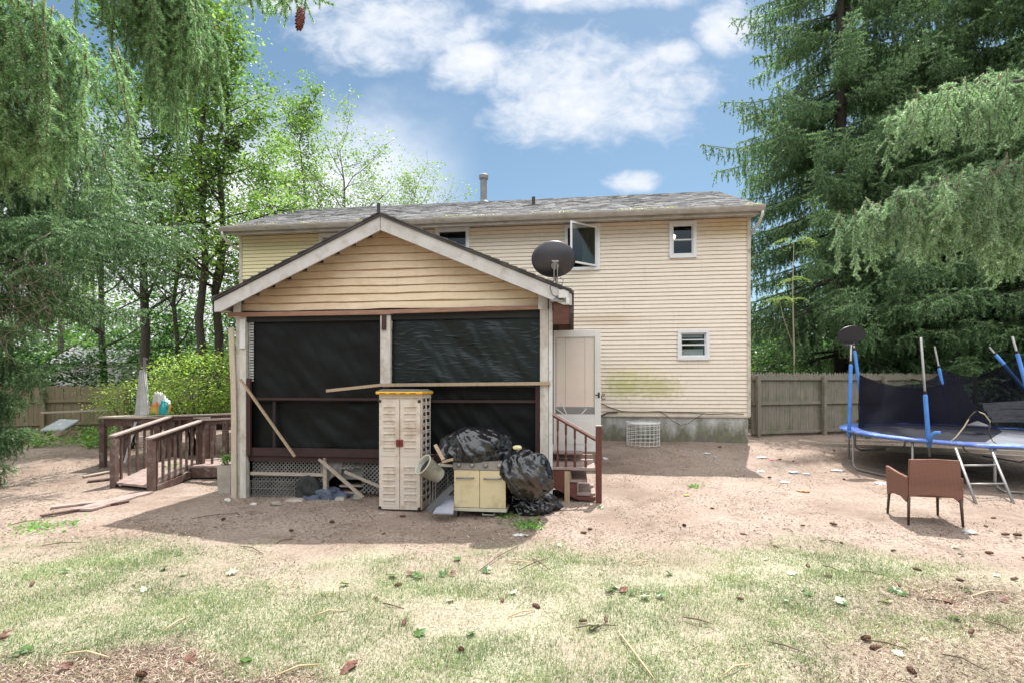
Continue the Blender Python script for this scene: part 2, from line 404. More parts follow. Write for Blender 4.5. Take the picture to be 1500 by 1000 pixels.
def foundation_mat():
    m, nt, b = newmat('painted_foundation')
    col = ramp(nt, noise_out(nt, 3, 6, .65), [(.3, (.30, .29, .26)), (.65, (.52, .52, .50))])
    tc = N(nt, 'ShaderNodeTexCoord'); sp = N(nt, 'ShaderNodeSeparateXYZ'); nt.links.new(tc.outputs['Object'], sp.inputs[0])
    ad = N(nt, 'ShaderNodeMath', operation='MULTIPLY_ADD'); nt.links.new(noise_out(nt, 4, 6, .7, (1, 1, .35)), ad.inputs[0]); ad.inputs[1].default_value = 1.5; nt.links.new(sp.outputs[2], ad.inputs[2])
    mr = N(nt, 'ShaderNodeMapRange'); nt.links.new(ad.outputs[0], mr.inputs[0]); mr.inputs[1].default_value = 1.4; mr.inputs[2].default_value = 1.85; mr.inputs[3].default_value = .85; mr.inputs[4].default_value = 0
    col = mixc(nt, mr.outputs[0], col, ramp(nt, noise_out(nt, 7, 5, .6), [(.4, (.075, .06, .04)), (.6, (.10, .105, .04))]))
    nt.links.new(col, b.inputs['Base Color']); b.inputs['Roughness'].default_value = .85
    bump(nt, noise_out(nt, 18, 6, .6), b, .4, .02); return m
M['concrete'] = foundation_mat()
def shingle_mat(name, c, c2):
    m, nt, b = newmat(name)
    tc = N(nt, 'ShaderNodeTexCoord'); br = N(nt, 'ShaderNodeTexBrick')
    br.inputs['Scale'].default_value = 1.0; br.inputs['Brick Width'].default_value = .32; br.inputs['Row Height'].default_value = .145; br.inputs['Mortar Size'].default_value = .006
    br.inputs['Color1'].default_value = (*c, 1); br.inputs['Color2'].default_value = (*c2, 1); br.inputs['Mortar'].default_value = (.05, .045, .045, 1); br.offset = .5
    nt.links.new(tc.outputs['Object'], br.inputs['Vector'])
    col = mixc(nt, ramp(nt, noise_out(nt, 35, 4, .7), [(.35, (0, 0, 0)), (.7, (1, 1, 1))]), br.outputs[0], tuple(x * 1.5 for x in c))
    col = mixc(nt, ramp(nt, noise_out(nt, 1.3, 4, .6), [(.5, (0, 0, 0)), (.75, (.6, .6, .6))]), col, (.10, .10, .075))
    nt.links.new(col, b.inputs['Base Color']); b.inputs['Roughness'].default_value = .9
    bump(nt, br.outputs['Fac'], b, -.5, .01); return m
M['shingle'] = shingle_mat('grey_roof_shingles', (.20, .195, .20), (.15, .147, .15))
house = thing('house', 'two storey cream sided house with grey shingle roof behind the screened porch', 'house', (0, HD, 0), TH)
HW = 7.4
def shed_siding(mb, a0, a1, z0, z1, holes, pitch=.1016, lip=.018, b=0.0, slot=.011):
    n = max(1, int(round((z1 - z0) / pitch))); pitch = (z1 - z0) / n; lip0 = lip
    for i in range(n):
        lip = lip0; za, zb = z0 + i * pitch, z0 + (i + 1) * pitch
        sp = [(a0, a1)]
        for (h0, h1, hz0, hz1) in holes:
            if zb > hz0 + .01 and za < hz1 - .01:
                if za < hz0: mb.quad((h0, b - lip, za), (h1, b - lip, za), (h1, b - .006, hz0 + .01), (h0, b - .006, hz0 + .01)); mb.quad((h0, b + .03, za), (h1, b + .03, za), (h1, b - lip, za), (h0, b - lip, za))
                if zb > hz1: mb.quad((h0, b - lip * (zb - hz1) / pitch, hz1 - .01), (h1, b - lip * (zb - hz1) / pitch, hz1 - .01), (h1, b - .002, zb - slot), (h0, b - .002, zb - slot)) if zb - slot > hz1 else None
                ns = []
                for (s0, s1) in sp:
                    if h1 <= s0 or h0 >= s1: ns.append((s0, s1)); continue
                    if h0 > s0: ns.append((s0, h0))
                    if h1 < s1: ns.append((h1, s1))
                sp = ns
        rj = random.Random(i * 7 + 1); sp2 = []
        for (s0, s1) in sp:
            x = s0
            while x < s1:
                e = min(s1, x + rj.uniform(2.2, 4.2)); sp2.append((x, e)); x = e
        for q_, (s0, s1) in enumerate(sp2):
            lip = lip0 + (.003 if q_ % 2 else 0) + rj.uniform(-.0012, .0012)
            zs = zb - slot
            mb.quad((s0, b - lip, za), (s1, b - lip, za), (s1, b - .002, zs), (s0, b - .002, zs))
            mb.quad((s0, b + .03, za), (s1, b + .03, za), (s1, b - lip, za), (s0, b - lip, za))
            mb.quad((s0, b - .002, zs), (s1, b - .002, zs), (s1, b + .03, zs), (s0, b + .03, zs)); mb.quad((s0, b + .03, zs), (s1, b + .03, zs), (s1, b + .03, zb), (s0, b + .03, zb))
# window openings: (left px, right px, top px, bottom px) of the outer frame
def rect(x0, x1, y0, y1):
    a0, _, zt = hp(x0, y0); a1, _, zb = hp(x1, y1); zt2 = hp(x1, y0)[2]
    return [a0, a1, zb, (zt + zt2) / 2]
wins = {'w1': rect(468, 515, 342, 398), 'w2': rect(638, 688, 334, 392), 'w3': rect(827, 879, 329, 396), 'w4': rect(980, 1020, 325, 378), 'w5': rect(992, 1039, 483, 527)}
mb = MB(); shed_siding(mb, gA0, gA1, Z0, Z1, list(wins.values()))
mb.build('siding_wall', M['siding'], house)
mb = MB()
for aa in (gA0 + .001, gA1 - .001):
    mb.quad((aa, 0, Z0), (aa, HW, Z0), (aa, HW, Z1), (aa, 0, Z1))
    mb.add([(aa, -.0, Z1), (aa, HW, Z1), (aa, HW / 2, Z1 + 1.8)], [(0, 1, 2)])
mb.quad((gA0, HW, Z0), (gA1, HW, Z0), (gA1, HW, Z1), (gA0, HW, Z1))
mb.build('side_wall', M['siding'], house)
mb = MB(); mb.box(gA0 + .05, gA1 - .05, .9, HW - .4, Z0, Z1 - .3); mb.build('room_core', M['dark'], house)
for aa, w in ((gA0, .05), (gA1, -.05)):
    mb = MB(); x0, x1 = sorted((aa - math.copysign(.02, w), aa + w * 1.3)); mb.box(x0, x1, -.028, .06, Z0 - .01, Z1); mb.build('corner_trim', M['soffit'], house)
mb = MB(); mb.box(gA0 + .03, gA1 - .03, .03, HW - .03, -.3, Z0 - .004); mb.build('foundation', M['concrete'], house)
mb = MB(); mb.box(gA0, gA1, -.022, .02, Z0 - .035, Z0 - .002); mb.build('starter_strip', M['soffit'], house)
# roof
rA0, rA1 = gA0 - .17, gA1 + .15; eb, ez, rb, rz_ = -.52, 6.23, 3.55, 8.11
mb = MB()
for s in (0, 1):
    b0 = eb if s == 0 else 2 * rb - eb
    prof = [(b0, ez), (rb, rz_), (rb, rz_ - .09), (b0, ez - .09)]
    mb.prism([(rA0, b, z) for b, z in prof], (rA1 - rA0, 0, 0))
roof = mb.build('roof', M['shingle'], house)
# ragged shingle courses standing a little proud
mb = MB(); rr = random.Random(3)
L = math.hypot(rb - eb, rz_ - ez); ub, uz = (rb - eb) / L, (rz_ - ez) / L
i = 0; s = 0.0
while s < L - .1:
    a = rA0 - rr.random() * .3
    while a < rA1:
        w = rr.uniform(.16, .34); h = .006 + rr.random() * .008
        x0, x1 = max(a, rA0), min(a + w - .006, rA1)
        if x1 - x0 > .02:
            p = lambda ss, hh: (eb + ub * ss - uz * hh, ez + uz * ss + ub * hh)
            b0, z0 = p(s - rr.random() * .01, h + .004); b1, z1 = p(s + .15, .003); b2, z2 = p(s - .005, 0)
            mb.quad((x0, b0, z0), (x1, b0, z0), (x1, b1, z1), (x0, b1, z1)); mb.quad((x0, b2, z2), (x1, b2, z2), (x1, b0, z0), (x0, b0, z0))
        a += w
    s += .145; i += 1
mb.build('shingle_course', M['shingle'], roof)
mb = MB()
gt, gb_ = ez - .02, ez - .15
prof = [(eb - .13, gt), (eb - .13, gt - .03), (eb - .115, gt - .07), (eb - .08, gb_), (eb - .005, gb_), (eb - .005, gt), (eb - .02, gt), (eb - .02, gb_ + .03), (eb - .1, gb_ + .03), (eb - .115, gt)]
mb.prism([(rA0 - .01, b, z) for b, z in prof], (rA1 - rA0 + .02, 0, 0)); mb.build('gutter', M['gutter'], house)
mb = MB(); mb.box(rA0 + .01, rA1 - .01, eb, eb + .02, ez - .22, ez - .095); mb.build('fascia', M['gutter'], house)
mb = MB()
n = int((rA1 - rA0) / .1)
for i in range(n):
    x = rA0 + .02 + i * (rA1 - rA0 - .04) / n
    mb.box(x, x + (rA1 - rA0 - .04) / n - .008, eb + .022, -.016, Z1 - .0, Z1 + .012)
mb.box(rA0 + .02, rA1 - .02, eb + .022, -.016, Z1 + .014, Z1 + .02)
mb.build('soffit', M['soffit'], house)
for sgn, aa in ((-1, rA0), (1, rA1)):
    mb = MB(); x0, x1 = sorted((aa + sgn * .003, aa - sgn * .03))
    prof = [(eb, ez - .01), (rb, rz_ - .01), (2 * rb - eb, ez - .01), (2 * rb - eb, ez - .2), (rb, rz_ - .2), (eb, ez - .2)]
    mb.prism([(x0, b, z) for b, z in prof], (x1 - x0, 0, 0)); mb.build('rake_board', M['gutter'], house)
    # downspout with its elbow back to the wall
    cx = aa - sgn * .04; wx = (gA1 + .06) if sgn > 0 else (gA0 - .06)
    mb = MB(); mb.tube([(cx, eb - .06, gb_), (cx, eb - .06, gb_ - .07), (cx * .6 + wx * .4, eb + .12, gb_ - .24), (wx - sgn * .0, .1, gb_ - .36), (wx, .36, gb_ - .52), (wx, .4, gb_ - .9), (wx, .4, .62)], .034, 8)
    mb.build('downspout', M['white_trim'], house, smooth=True)
# debris lying along the gutter
vs = []; r2 = np.random.default_rng(4)
n = 900; aa = rA0 + (rA1 - rA0) * r2.random(n) ** .8; keep = vnoise(aa * 1.3, aa * 0 + 3) > .38; aa = aa[keep]; n = len(aa)
bb = eb - .1 + np.abs(r2.normal(0, .16, n)); zz = ez + (bb - eb).clip(0) * uz / ub + .012 + r2.random(n) * .03
def leafquads(pos, size, up=.6, seed=0, asp=.55):
    r = np.random.default_rng(seed); n = len(pos)
    nrm = r.normal(size=(n, 3)); nrm[:, 2] = np.abs(nrm[:, 2]) + up; nrm /= np.linalg.norm(nrm, axis=1, keepdims=True)
    d = r.normal(size=(n, 3)); d -= (d * nrm).sum(1, keepdims=True) * nrm; d /= np.linalg.norm(d, axis=1, keepdims=True)
    s = np.cross(nrm, d); L = (np.asarray(size) * r.uniform(.6, 1.25, n))[:, None]
    V = np.stack([pos - d * L * .5, pos + s * L * asp * .5 + nrm * L * .06, pos + d * L * .5, pos - s * L * asp * .5 + nrm * L * .06], 1).reshape(-1, 3)
    return V, np.arange(4 * n).reshape(-1, 4)
M['debris'] = leafmat('yellow_green_debris', [(.55, .55, .30), (.30, .34, .08), (.5, .42, .25), (.2, .25, .06)], .2)
V, Fq = leafquads(np.stack([aa, bb, zz], 1), .05, .8, 2)
tag(link('leaf_debris', mesh_np('leaf_debris', V, Fq, M['debris']), house), kind='stuff')
# flue and vent pipes
a, b, z = hp(708.5, 291, 3.0)
mb = MB(); z0 = ez + (3.0 - eb) * uz / ub - .1; zt = hp(708, 257, 3.0)[2]
mb.lathe([(.2, z0), (.2, z0 + .1), (.13, z0 + .16), (.11, z0 + .2), (.11, zt - .12), (.115, zt - .11)], (a, b, 0), 16)
M['flue'] = mat('grey_flue', (.20, .205, .21), (.13, .135, .14), .6, 6, bmp=.05)
fl = mb.build('flue_pipe', M['flue'], house, smooth=False)
mb = MB(); mb.lathe([(.1, zt - .14), (.15, zt - .13), (.155, zt - .02), (.12, zt + .02), (.03, zt + .03)], (a, b, 0), 16); mb.build('flue_cap', M['flue'], fl)
for (px, pyt, bb_) in ((781.5, 289, 1.7), (554.5, 298, 1.2)):
    a, b, zt = hp(px, pyt, bb_); z0 = ez + (bb_ - eb) * uz / ub - .05
    mb = MB(); mb.lathe([(.05, z0), (.05, zt), (.038, zt), (.038, zt - .04)], (a, b, 0), 12); mb.build('vent_pipe', M['black_plastic'], house)
# windows
M['curtain'] = mat('dark_green_curtain', (.08, .10, .08), (.03, .04, .035), .9, 5, (12, 1, .5), bmp=.3)
M['pale_blind'] = mat('pale_blind', (.5, .5, .52), (.4, .4, .42), .8, 4, bmp=0)
def window(key, style):
    a0, a1, z0, z1 = wins[key]; w = .085
    fr = MB()
    fr.box(a0, a1, -.05, .05, z1 - w, z1); fr.box(a0, a1, -.06, .05, z0, z0 + w)
    fr.box(a0, a0 + w, -.05, .05, z0 + w, z1 - w); fr.box(a1 - w, a1, -.05, .05, z0 + w, z1 - w)
    f = fr.build('window', M['vinyl'], house, bevel=.006)
    i0, i1, j0, j1 = a0 + w, a1 - w, z0 + w, z1 - w
    gl = MB()
    if style == 'hung':
        zm = (j0 + j1) / 2; s = .03; sh = MB()
        for (p0, p1, y) in ((zm - .02, j1, .02), (j0, zm + .02, .0)):
            sh.box(i0, i0 + s, y - .014, y + .014, p0, p1); sh.box(i1 - s, i1, y - .014, y + .014, p0, p1)
            sh.box(i0 + s, i1 - s, y - .014, y + .014, p0, p0 + s + .01); sh.box(i0 + s, i1 - s, y - .014, y + .014, p1 - s, p1)
            gl.quad((i0 + s, y, p0 + s), (i1 - s, y, p0 + s), (i1 - s, y, p1 - s), (i0 + s, y, p1 - s))
        if key == 'w5':
            sh.box(i0 + s, i1 - s, -.005, .03, j1 - .18, j1 - .155)
        sh.build('sash', M['vinyl'], f)
    elif style == 'fixed':
        s = .025; sh = MB()
        sh.box(i0, i0 + s, -.01, .02, j0, j1); sh.box(i1 - s, i1, -.01, .02, j0, j1); sh.box(i0, i1, -.012, .02, j0, j0 + s); sh.box(i0, i1, -.012, .02, j1 - s, j1)
        sh.build('sash', M['vinyl'], f)
        gl.quad((i0, .01, j0), (i1, .01, j0), (i1, .01, j1), (i0, .01, j1))
    if style != 'open': gl.build('pane', M['glass'], f)
    return f, (i0, i1, j0, j1)
window('w1', 'fixed'); window('w2', 'fixed')
f4, r4 = window('w4', 'hung'); f5, r5 = window('w5', 'hung')
f3, (i0, i1, j0, j1) = window('w3', 'open')
# the open casement, hinged on the right, swung outwards
ang = R(40); wd = i1 - i0; hx, hy = i1 - .01, -.055
def cs(u, dz): return (hx - math.cos(ang) * u, hy - math.sin(ang) * u, dz)
sh = MB(); s = .045; wd2 = wd * 1.16
sh.bar(cs(0, j0 + s / 2), cs(wd2, j0 + s / 2), .03, s); sh.bar(cs(0, j1 - s / 2), cs(wd2, j1 - s / 2), .03, s)
dv = Vector(cs(1, 0)) - Vector(cs(0, 0))
for u in (s / 2, wd2 - s / 2): sh.bar(cs(u, j0 + s), cs(u, j1 - s), .03, s, up=dv)
sh.build('open_sash', M['vinyl'], f3)
g = MB(); g.quad(cs(wd2 - s, j0 + s), cs(s, j0 + s), cs(s, j1 - s), cs(wd2 - s, j1 - s)); g.build('pane', M['glass'], f3)
mb = MB()
pts = [(i0 + .5 * (i1 - i0) + k * .03, .16 + .03 * (k % 2), 0) for k in range(int((i1 - i0) * .5 / .03))]
for k in range(len(pts) - 1):
    p, q = pts[k], pts[k + 1]; mb.quad((p[0], p[1], j0 - .1), (q[0], q[1], j0 - .1), (q[0], q[1], j1), (p[0], p[1], j1))
mb.build('curtain', M['curtain'], f3)
mb = MB(); mb.lathe([(.03, 0), (.055, .04), (.06, .08), (.03, .12)], (r4[0] + .13, .55, r4[3] - .2), 12)
mlit, nt, bb4 = newmat('lit_lamp'); bb4.inputs['Base Color'].default_value = (.9, .7, .45, 1); bb4.inputs['Emission Color'].default_value = (1, .75, .42, 1); bb4.inputs['Emission Strength'].default_value = 2.5
mb.build('lit_lamp', mlit, f4, smooth=True)
mb = MB(); mb.box(r5[0] + .04, r5[1] - .04, .09, .12, r5[2], r5[2] + .2); mb.build('sill_cloth', M['pale_blind'], f5)
mb = MB(); mb.box(r5[0] + .04, r5[1] - .04, .12, .14, r5[3] - .1, r5[3]); mb.build('blind', M['pale_blind'], f5)
# cables along the foot of the siding
cb = MB()
def hz(x, y): return (hp(x, y, -.05)[0], -.045, hp(x, y, -.05)[2])
cb.tube([hz(880, 590), hz(895, 597), hz(912, 602), hz(940, 603), hz(966, 602), hz(985, 604), hz(1010, 604), hz(1040, 606), hz(1070, 605), hz(1090, 606)], .011, 6)
cb.tube([hz(966, 602), hz(975, 607), hz(985, 616), hz(997, 622), hz(1008, 620), hz(1018, 613), hz(1032, 604)], .008, 6)
cb.tube([hz(880, 609), hz(890, 604), hz(905, 603)], .02, 6)
cb.tube([hz(884, 580), hz(886, 577), hz(883, 576), hz(881, 581), hz(884, 585), hz(887, 582)], .01, 6)
cb.build('utility_cable', mat('dark_cable', (.06, .05, .045), None, .7), house, smooth=True)
# ================================================================ THE SCREENED PORCH
porch = thing('screened_porch', 'gabled screened porch with tan clapboard gable and black torn screens, joined to the house', 'porch', (0, PD, 0), TH)
A0, A1, AM = -4.63, .60, -2.0
BZ = 3.09; DZ = .78; PW = 5.5
M['gable_wood'] = siding_mat('tan_clapboard', (.71, .58, .425), (.63, .49, .335), [(-3.6, 3.4, 1.6, .5, 2.5, (.45, .28, .14, .4)), (-1, 3.25, 1.5, .3, 2, (.66, .55, .36, .5)), (-2, 4.3, .6, .5, 2, (.5, .33, .18, .5))], woody=True)
def rake_z(a):
    return 4.34 - (abs(a - AM) * (4.34 - 3.09) / 2.72)
# gable boards: warped courses clipped under the rake
mb = MB(); rr = random.Random(5); z = BZ + .02; i = 0
while z < 4.3:
    pitch = .128
    zb = z + pitch
    hw = (4.36 - z) / .4596
    x0, x1 = max(AM - hw - .05, A0 + .02), min(AM + hw + .05, A1 - .03)
    n = 40
    ph = rr.uniform(0, 9)
    for k in range(n):
        xa, xb = x0 + (x1 - x0) * k / n, x0 + (x1 - x0) * (k + 1) / n
        def wv(x, f): return .016 * mn.noise(Vector((x * 1.1 + ph, f, i * .7))) + .007 * mn.noise(Vector((x * 4, ph, 3)))
        qa, qb = wv(xa, 0), wv(xb, 0)
        ta, tb = wv(xa, 5), wv(xb, 5)
        la, lb = .016 + .9 * abs(qa), .016 + .9 * abs(qb)
        mb.quad((xa, -la, z + qa * .8), (xb, -lb, z + qb * .8), (xb, -.002, zb - .02 + qb), (xa, -.002, zb - .02 + qa)); mb.quad((xa, -.002, zb - .02 + qa), (xb, -.002, zb - .02 + qb), (xb, .03, zb - .02 + qb), (xa, .03, zb - .02 + qa)); mb.quad((xa, .03, zb - .02 + qa), (xb, .03, zb - .02 + qb), (xb, .03, zb + .012 + qb), (xa, .03, zb + .012 + qa))
        mb.quad((xa, .03, z + qa * .8), (xb, .03, z + qb * .8), (xb, -lb, z + qb * .8), (xa, -la, z + qa * .8))
    z = zb; i += 1
mb.build('gable_siding', M['gable_wood'], porch)
mb = MB(); mb.prism([(A0 + .06, .035, BZ + .0), (A1 - .06, .035, BZ), (AM, .035, 4.3)], (0, .05, 0)); mb.build('gable_backing', M['dark'], porch)
# roof slabs and the rake boards in front
LT, RT, PK = (-4.77, 3.235), (.93, 3.235), (AM, 4.49)
FB = -.36
M['shingle_dark'] = shingle_mat('dark_porch_shingles', (.06, .055, .055), (.04, .036, .036))
mb = MB()
for (e, sg) in ((LT, -1), (RT, 1)):
    mb.prism([(PK[0], FB - .03, PK[1] + .03), (e[0] + sg * .03, FB - .03, e[1] + .02), (e[0] + sg * .03, FB - .03, e[1] - .015), (PK[0], FB - .03, PK[1] - .012)], (0, PW - FB - .1, 0))
rf = mb.build('roof', M['shingle_dark'], porch)
mb = MB(); rr = random.Random(8)
for (e, sg) in ((LT, -1), (RT, 1)):
    L = math.hypot(e[0] - PK[0], e[1] - PK[1]); n = int(L / .14)
    for k in range(n):
        t0, t1 = k / n, (k + 1) / n
        x0, z0 = PK[0] + (e[0] - PK[0]) * t0, PK[1] + (e[1] - PK[1]) * t0
        x1, z1 = PK[0] + (e[0] - PK[0]) * t1, PK[1] + (e[1] - PK[1]) * t1
        h = .02 + rr.random() * .012; d = rr.uniform(.0, .025)
        mb.prism([(x0, FB - .035 - d, z0 + .028), (x1, FB - .035 - d, z1 + .026), (x1, FB - .035 - d, z1 + .03 + h), (x0, FB - .035 - d, z0 + .034)], (0, 1.2, 0))
mb.build('shingle_edge', M['shingle_dark'], rf)
M['rake'] = mat('weathered_white_rake', (.52, .50, .485), (.42, .40, .38), .7, 3, (1, 1, 1), bmp=.2, bscale=20, dirt=((.34, .31, .27), 5))
def rakeboard(e, sg):
    mb = MB()
    h = .2
    d = Vector((e[0] - PK[0], 0, e[1] - PK[1])).normalized(); nrm = Vector((d.z, 0, -d.x)) * (1 if sg > 0 else -1)
    if nrm.z > 0: nrm = -nrm
    p0 = Vector((PK[0] + sg * .004, FB, PK[1] - .012)); p1 = Vector((e[0], FB, e[1] - .012))
    q1 = p1 + Vector((0, 0, -.17)); q0 = Vector((p0.x, FB, p0.z - h / abs(nrm.z) * .98))
    b_ = Vector((e[0] - sg * .12, FB, 0)); b_.z = q0.z + (b_.x - q0.x) * d.z / d.x
    mb.prism([p0, p1, q1, b_, q0], (0, .035, 0)); return mb.build('rake_board', M['rake'], porch, bevel=.004)
rakeboard(LT, -1); rakeboard(RT, 1)
# eave soffits: plank undersides of the overhang, left white, right bare red wood
mb = MB(); mb.box(RT[0] - .03, RT[0] + .02, FB + .04, PW - .2, RT[1] - .30, RT[1] - .02); mb.build('eave_fascia', M['shingle_dark'], porch)
mb = MB(); mb.box(A1 + .06, RT[0] - .035, FB + .06, PW - .2, 2.99, 3.01)
mb.box(A1 + .055, RT[0] - .035, FB + .02, FB + .055, 2.78, 3.17)
mb.build('eave_soffit', wood('bare_red_plywood', (.105, .035, .018), (.055, .018, .012), axis=0), porch)
mb = MB(); mb.box(LT[0] + .01, LT[0] + .035, FB + .04, PW - .2, LT[1] - .17, LT[1] - .03); mb.build('eave_fascia', M['white_trim'], porch)
mb = MB(); mb.box(LT[0] + .04, A0 - .03, FB + .05, PW - .2, 3.08, 3.095); mb.build('eave_soffit', M['white_trim'], porch)
# beam trim below the gable: long thin reddish board, cracked
mb = MB()
mb.bar((A0 - .1, -.07, BZ - .045), (-1.9, -.08, BZ - .05), .05, .07); mb.bar((-1.93, -.09, BZ - .045), (A1 - .09, -.075, BZ - .015), .05, .062)
mb.build('beam_trim', wood('red_brown_trim', (.33, .19, .13), (.18, .09, .06), axis=0), porch)
mb = MB(); mb.box(A0 + .05, A1 - .05, -.03, .1, BZ - .16, BZ - .005); mb.build('header_beam', M['dark'], porch)
# posts
def post(a, b, w, z0, z1, m):
    mb = MB(); mb.box(a - w / 2, a + w / 2, b - w / 2, b + w / 2, z0, z1); return mb.build('corner_post', m, porch, bevel=.006)
post(A0 + .145, .0, .105, gz(-4.5, 8.5) - .1, BZ - .08, M['post_paint'])
post(A0 + .05, .01, .09, gz(-4.5, 8.5) - .1, BZ + .1, M['post_paint'])
mb = MB(); mb.box(A0 + .0, A0 + .13, -.09, -.065, BZ - .09, BZ + .16); mb.box(A0 + .1, A0 + .2, -.075, -.055, BZ - .6, BZ - .12); mb.build('post_cap', M['white_trim'], porch, bevel=.004)
am = pp(565.5, 500, -.04)[0]
mb = MB(); mb.box(am - .085, am + .085, -.075, .0, 1.88, BZ - .09); mb.build('middle_post', M['post_paint'], porch, bevel=.006)
mb = MB(); mb.box(am - .05, am + .02, -.1, -.078, BZ - .33, BZ - .085); mb.build('splice_block', M['red_wood'], porch)
ar = pp(798.5, 500, -.03)[0]
mb = MB(); mb.box(ar - .075, ar + .055, -.09, .04, .05, BZ - .04); mb.build('corner_post', M['post_paint'], porch, bevel=.006)
mb = MB(); mb.box(ar - .1, ar + .045, -.118, -.094, BZ - .05, BZ + .2); mb.box(ar + .06, ar + .115, -.1, .05, .1, BZ + .18); mb.build('post_cap', M['white_trim'], porch, bevel=.004)
# deck, side walls
mb = MB(); mb.box(A0 + .06, A1 - .02, .1, PW - .1, DZ - .14, DZ); mb.build('deck', M['deck_board'], porch)
mb = MB(); mb.box(A0 + .04, A1 - .04, .02, .07, DZ - .15, DZ - .01); mb.build('deck_skirt_board', M['red_wood_x'], porch)
for aa in (A0 + .04, A1 - .0):
    mb = MB()
    for b in (1.3 if aa < 0 else 1.9, 2.7, 4.1, 5.3): mb.box(aa - .05, aa + .05, b - .05, b + .05, DZ, BZ + .05)
    mb.box(aa - .04, aa + .04, .06, PW - .1, BZ - .15, BZ + .05); mb.box(aa - .03, aa + .03, 1.9 if aa > 0 else .1, PW - .1, DZ + .85, DZ + .92)
    mb.build('side_frame', M['red_wood'], porch)
def screenmat(name, c, s, ang=0.5, st=(1.2, 1, 5), sp_=.3, ro=.42):
    m, nt, b = newmat(name)
    nt.links.new(ramp(nt, noise_out(nt, 3, 5, .7, (1, 1, 1)), [(.3, tuple(x * .5 for x in c)), (.7, c)]), b.inputs['Base Color'])
    b.inputs['Roughness'].default_value = ro; b.inputs['Specular IOR Level'].default_value = sp_
    tc = N(nt, 'ShaderNodeTexCoord'); mp = N(nt, 'ShaderNodeMapping'); mp.inputs['Rotation'].default_value = (0, ang, 0); mp.inputs['Scale'].default_value = st
    nt.links.new(tc.outputs['Object'], mp.inputs[0]); ns = N(nt, 'ShaderNodeTexNoise'); ns.noise_type = 'RIDGED_MULTIFRACTAL'; ns.inputs['Scale'].default_value = s; ns.inputs['Detail'].default_value = 4; ns.inputs['Roughness'].default_value = .55; ns.inputs['Distortion'].default_value = .7
    nt.links.new(mp.outputs[0], ns.inputs['Vector']); bump(nt, ns.outputs['Fac'], b, .55, .03); return m
M['screen'] = screenmat('black_screen_plastic', (.008, .009, .009), 1.1, .8, (1, 1, 3), .14, .5)
M['screen_wrinkled'] = screenmat('wrinkled_black_plastic', (.006, .013, .013), 4.0, -.9, (1, 1, 4), .3, .36)
def screen(name, a0, a1, z0, z1, b, m, amp=.02, parent=porch, seed=0, tilt=(0, 0)):
    n, k = 64, 64; V = []; Fc = []
    for j in range(k + 1):
        for i in range(n + 1):
            u, v = i / n, j / k; a = a0 + (a1 - a0) * u; zz = z0 + (z1 - z0) * v
            e = min(u, 1 - u, 1 - v) * 5; e = min(1, e)
            d = amp * e * (mn.noise(Vector((a * 1.8 + seed, zz * 1.2, seed))) + .6 * mn.noise(Vector((a * 3 + zz * 3.5, zz - a, seed + 4))) + .35 * mn.noise(Vector((a * 9 + zz * 5, zz * 3, seed))))
            V.append((a + tilt[0] * (1 - v), b + d, zz)); 
    for j in range(k):
        for i in range(n): q = j * (n + 1) + i; Fc.append((q, q + 1, q + n + 2, q + n + 1))
    o = link(name, mesh_np(name, V, Fc, m, smooth=True), parent); return o
screen('screen', A0 + .24, am - .08, 1.62, BZ - .12, .03, M['screen'], .05, seed=1)
screen('screen', am + .08, ar - .08, 1.86, BZ - .12, .02, M['screen_wrinkled'], .06, seed=7)
screen('screen', A0 + .22, am - .02, DZ - .0, 1.66, .12, M['screen'], .05, seed=12)
screen('screen', am + .0, ar - .07, DZ - .05, 1.86, .12, M['screen'], .06, seed=19)
screen('screen', A0 + .04, A0 + .05, DZ, BZ - .1, .14, M['screen'], .0, seed=3)
for aa, sd, b0 in ((A0 + .1, 4, .2), (A1 - .06, 5, 1.9)):
    mb = MB(); mb.quad((aa, b0, DZ), (aa, PW - .2, DZ), (aa, PW - .2, BZ - .1), (aa, b0, BZ - .1)); mb.build('side_screen', M['screen'], porch)
# gap with a slatted blind behind the torn left edge
mb = MB()
for k in range(22): mb.box(A0 + .215, A0 + .3, -.0, .012, 1.95 + k * .045, 1.982 + k * .045)
mb.build('blind_strip', mat('grimy_white_slats', (.42, .42, .4), (.2, .2, .19), .7, 9), porch)
# red framing in front of the screens
for bb in ((A0 + .2, A0 + .27, -.045, .0, DZ - .05, 2.0), (ar - .15, ar - .085, -.03, .03, .75, 1.86)):
    mb = MB(); mb.box(*bb); mb.build('screen_stile', M['red_wood'], porch)
mb = MB()
zt = pp(450, 583, .03)[2]
for bb in ((A0 + .27, am - .02, -.0, .05, zt - .03, zt + .01), (am + .02, ar - .15, .02, .06, zt - .06, zt - .02), (A0 + .2, am - .1, -.01, .05, DZ - .06, DZ + .07)):
    mb = MB(); mb.box(*bb); mb.build('screen_rail', M['red_wood_x'], porch)
M['dimmed_red_wood'] = wood('screen_dimmed_wood', (.016, .007, .007), (.008, .005, .005), axis=2)  # the red wood coloured near black, as if dimmed behind the screen
for x in (A0 + .62,): mb = MB(); mb.box(x, x + .05, .03, .055, DZ + .07, zt - .04); mb.build('baluster', M['dimmed_red_wood'], porch)
# the long pale batten nailed across, snapped at its left end
mb = MB()
p = pp(478, 572, -.25); q = pp(562, 563, -.12); r_ = pp(806, 561, -.12)
mb.bar(p, q, .03, .045); mb.bar(Vector(q) - Vector((.03, 0, .005)), r_, .035, .05)
mb.build('batten', M['tan_board'], porch)
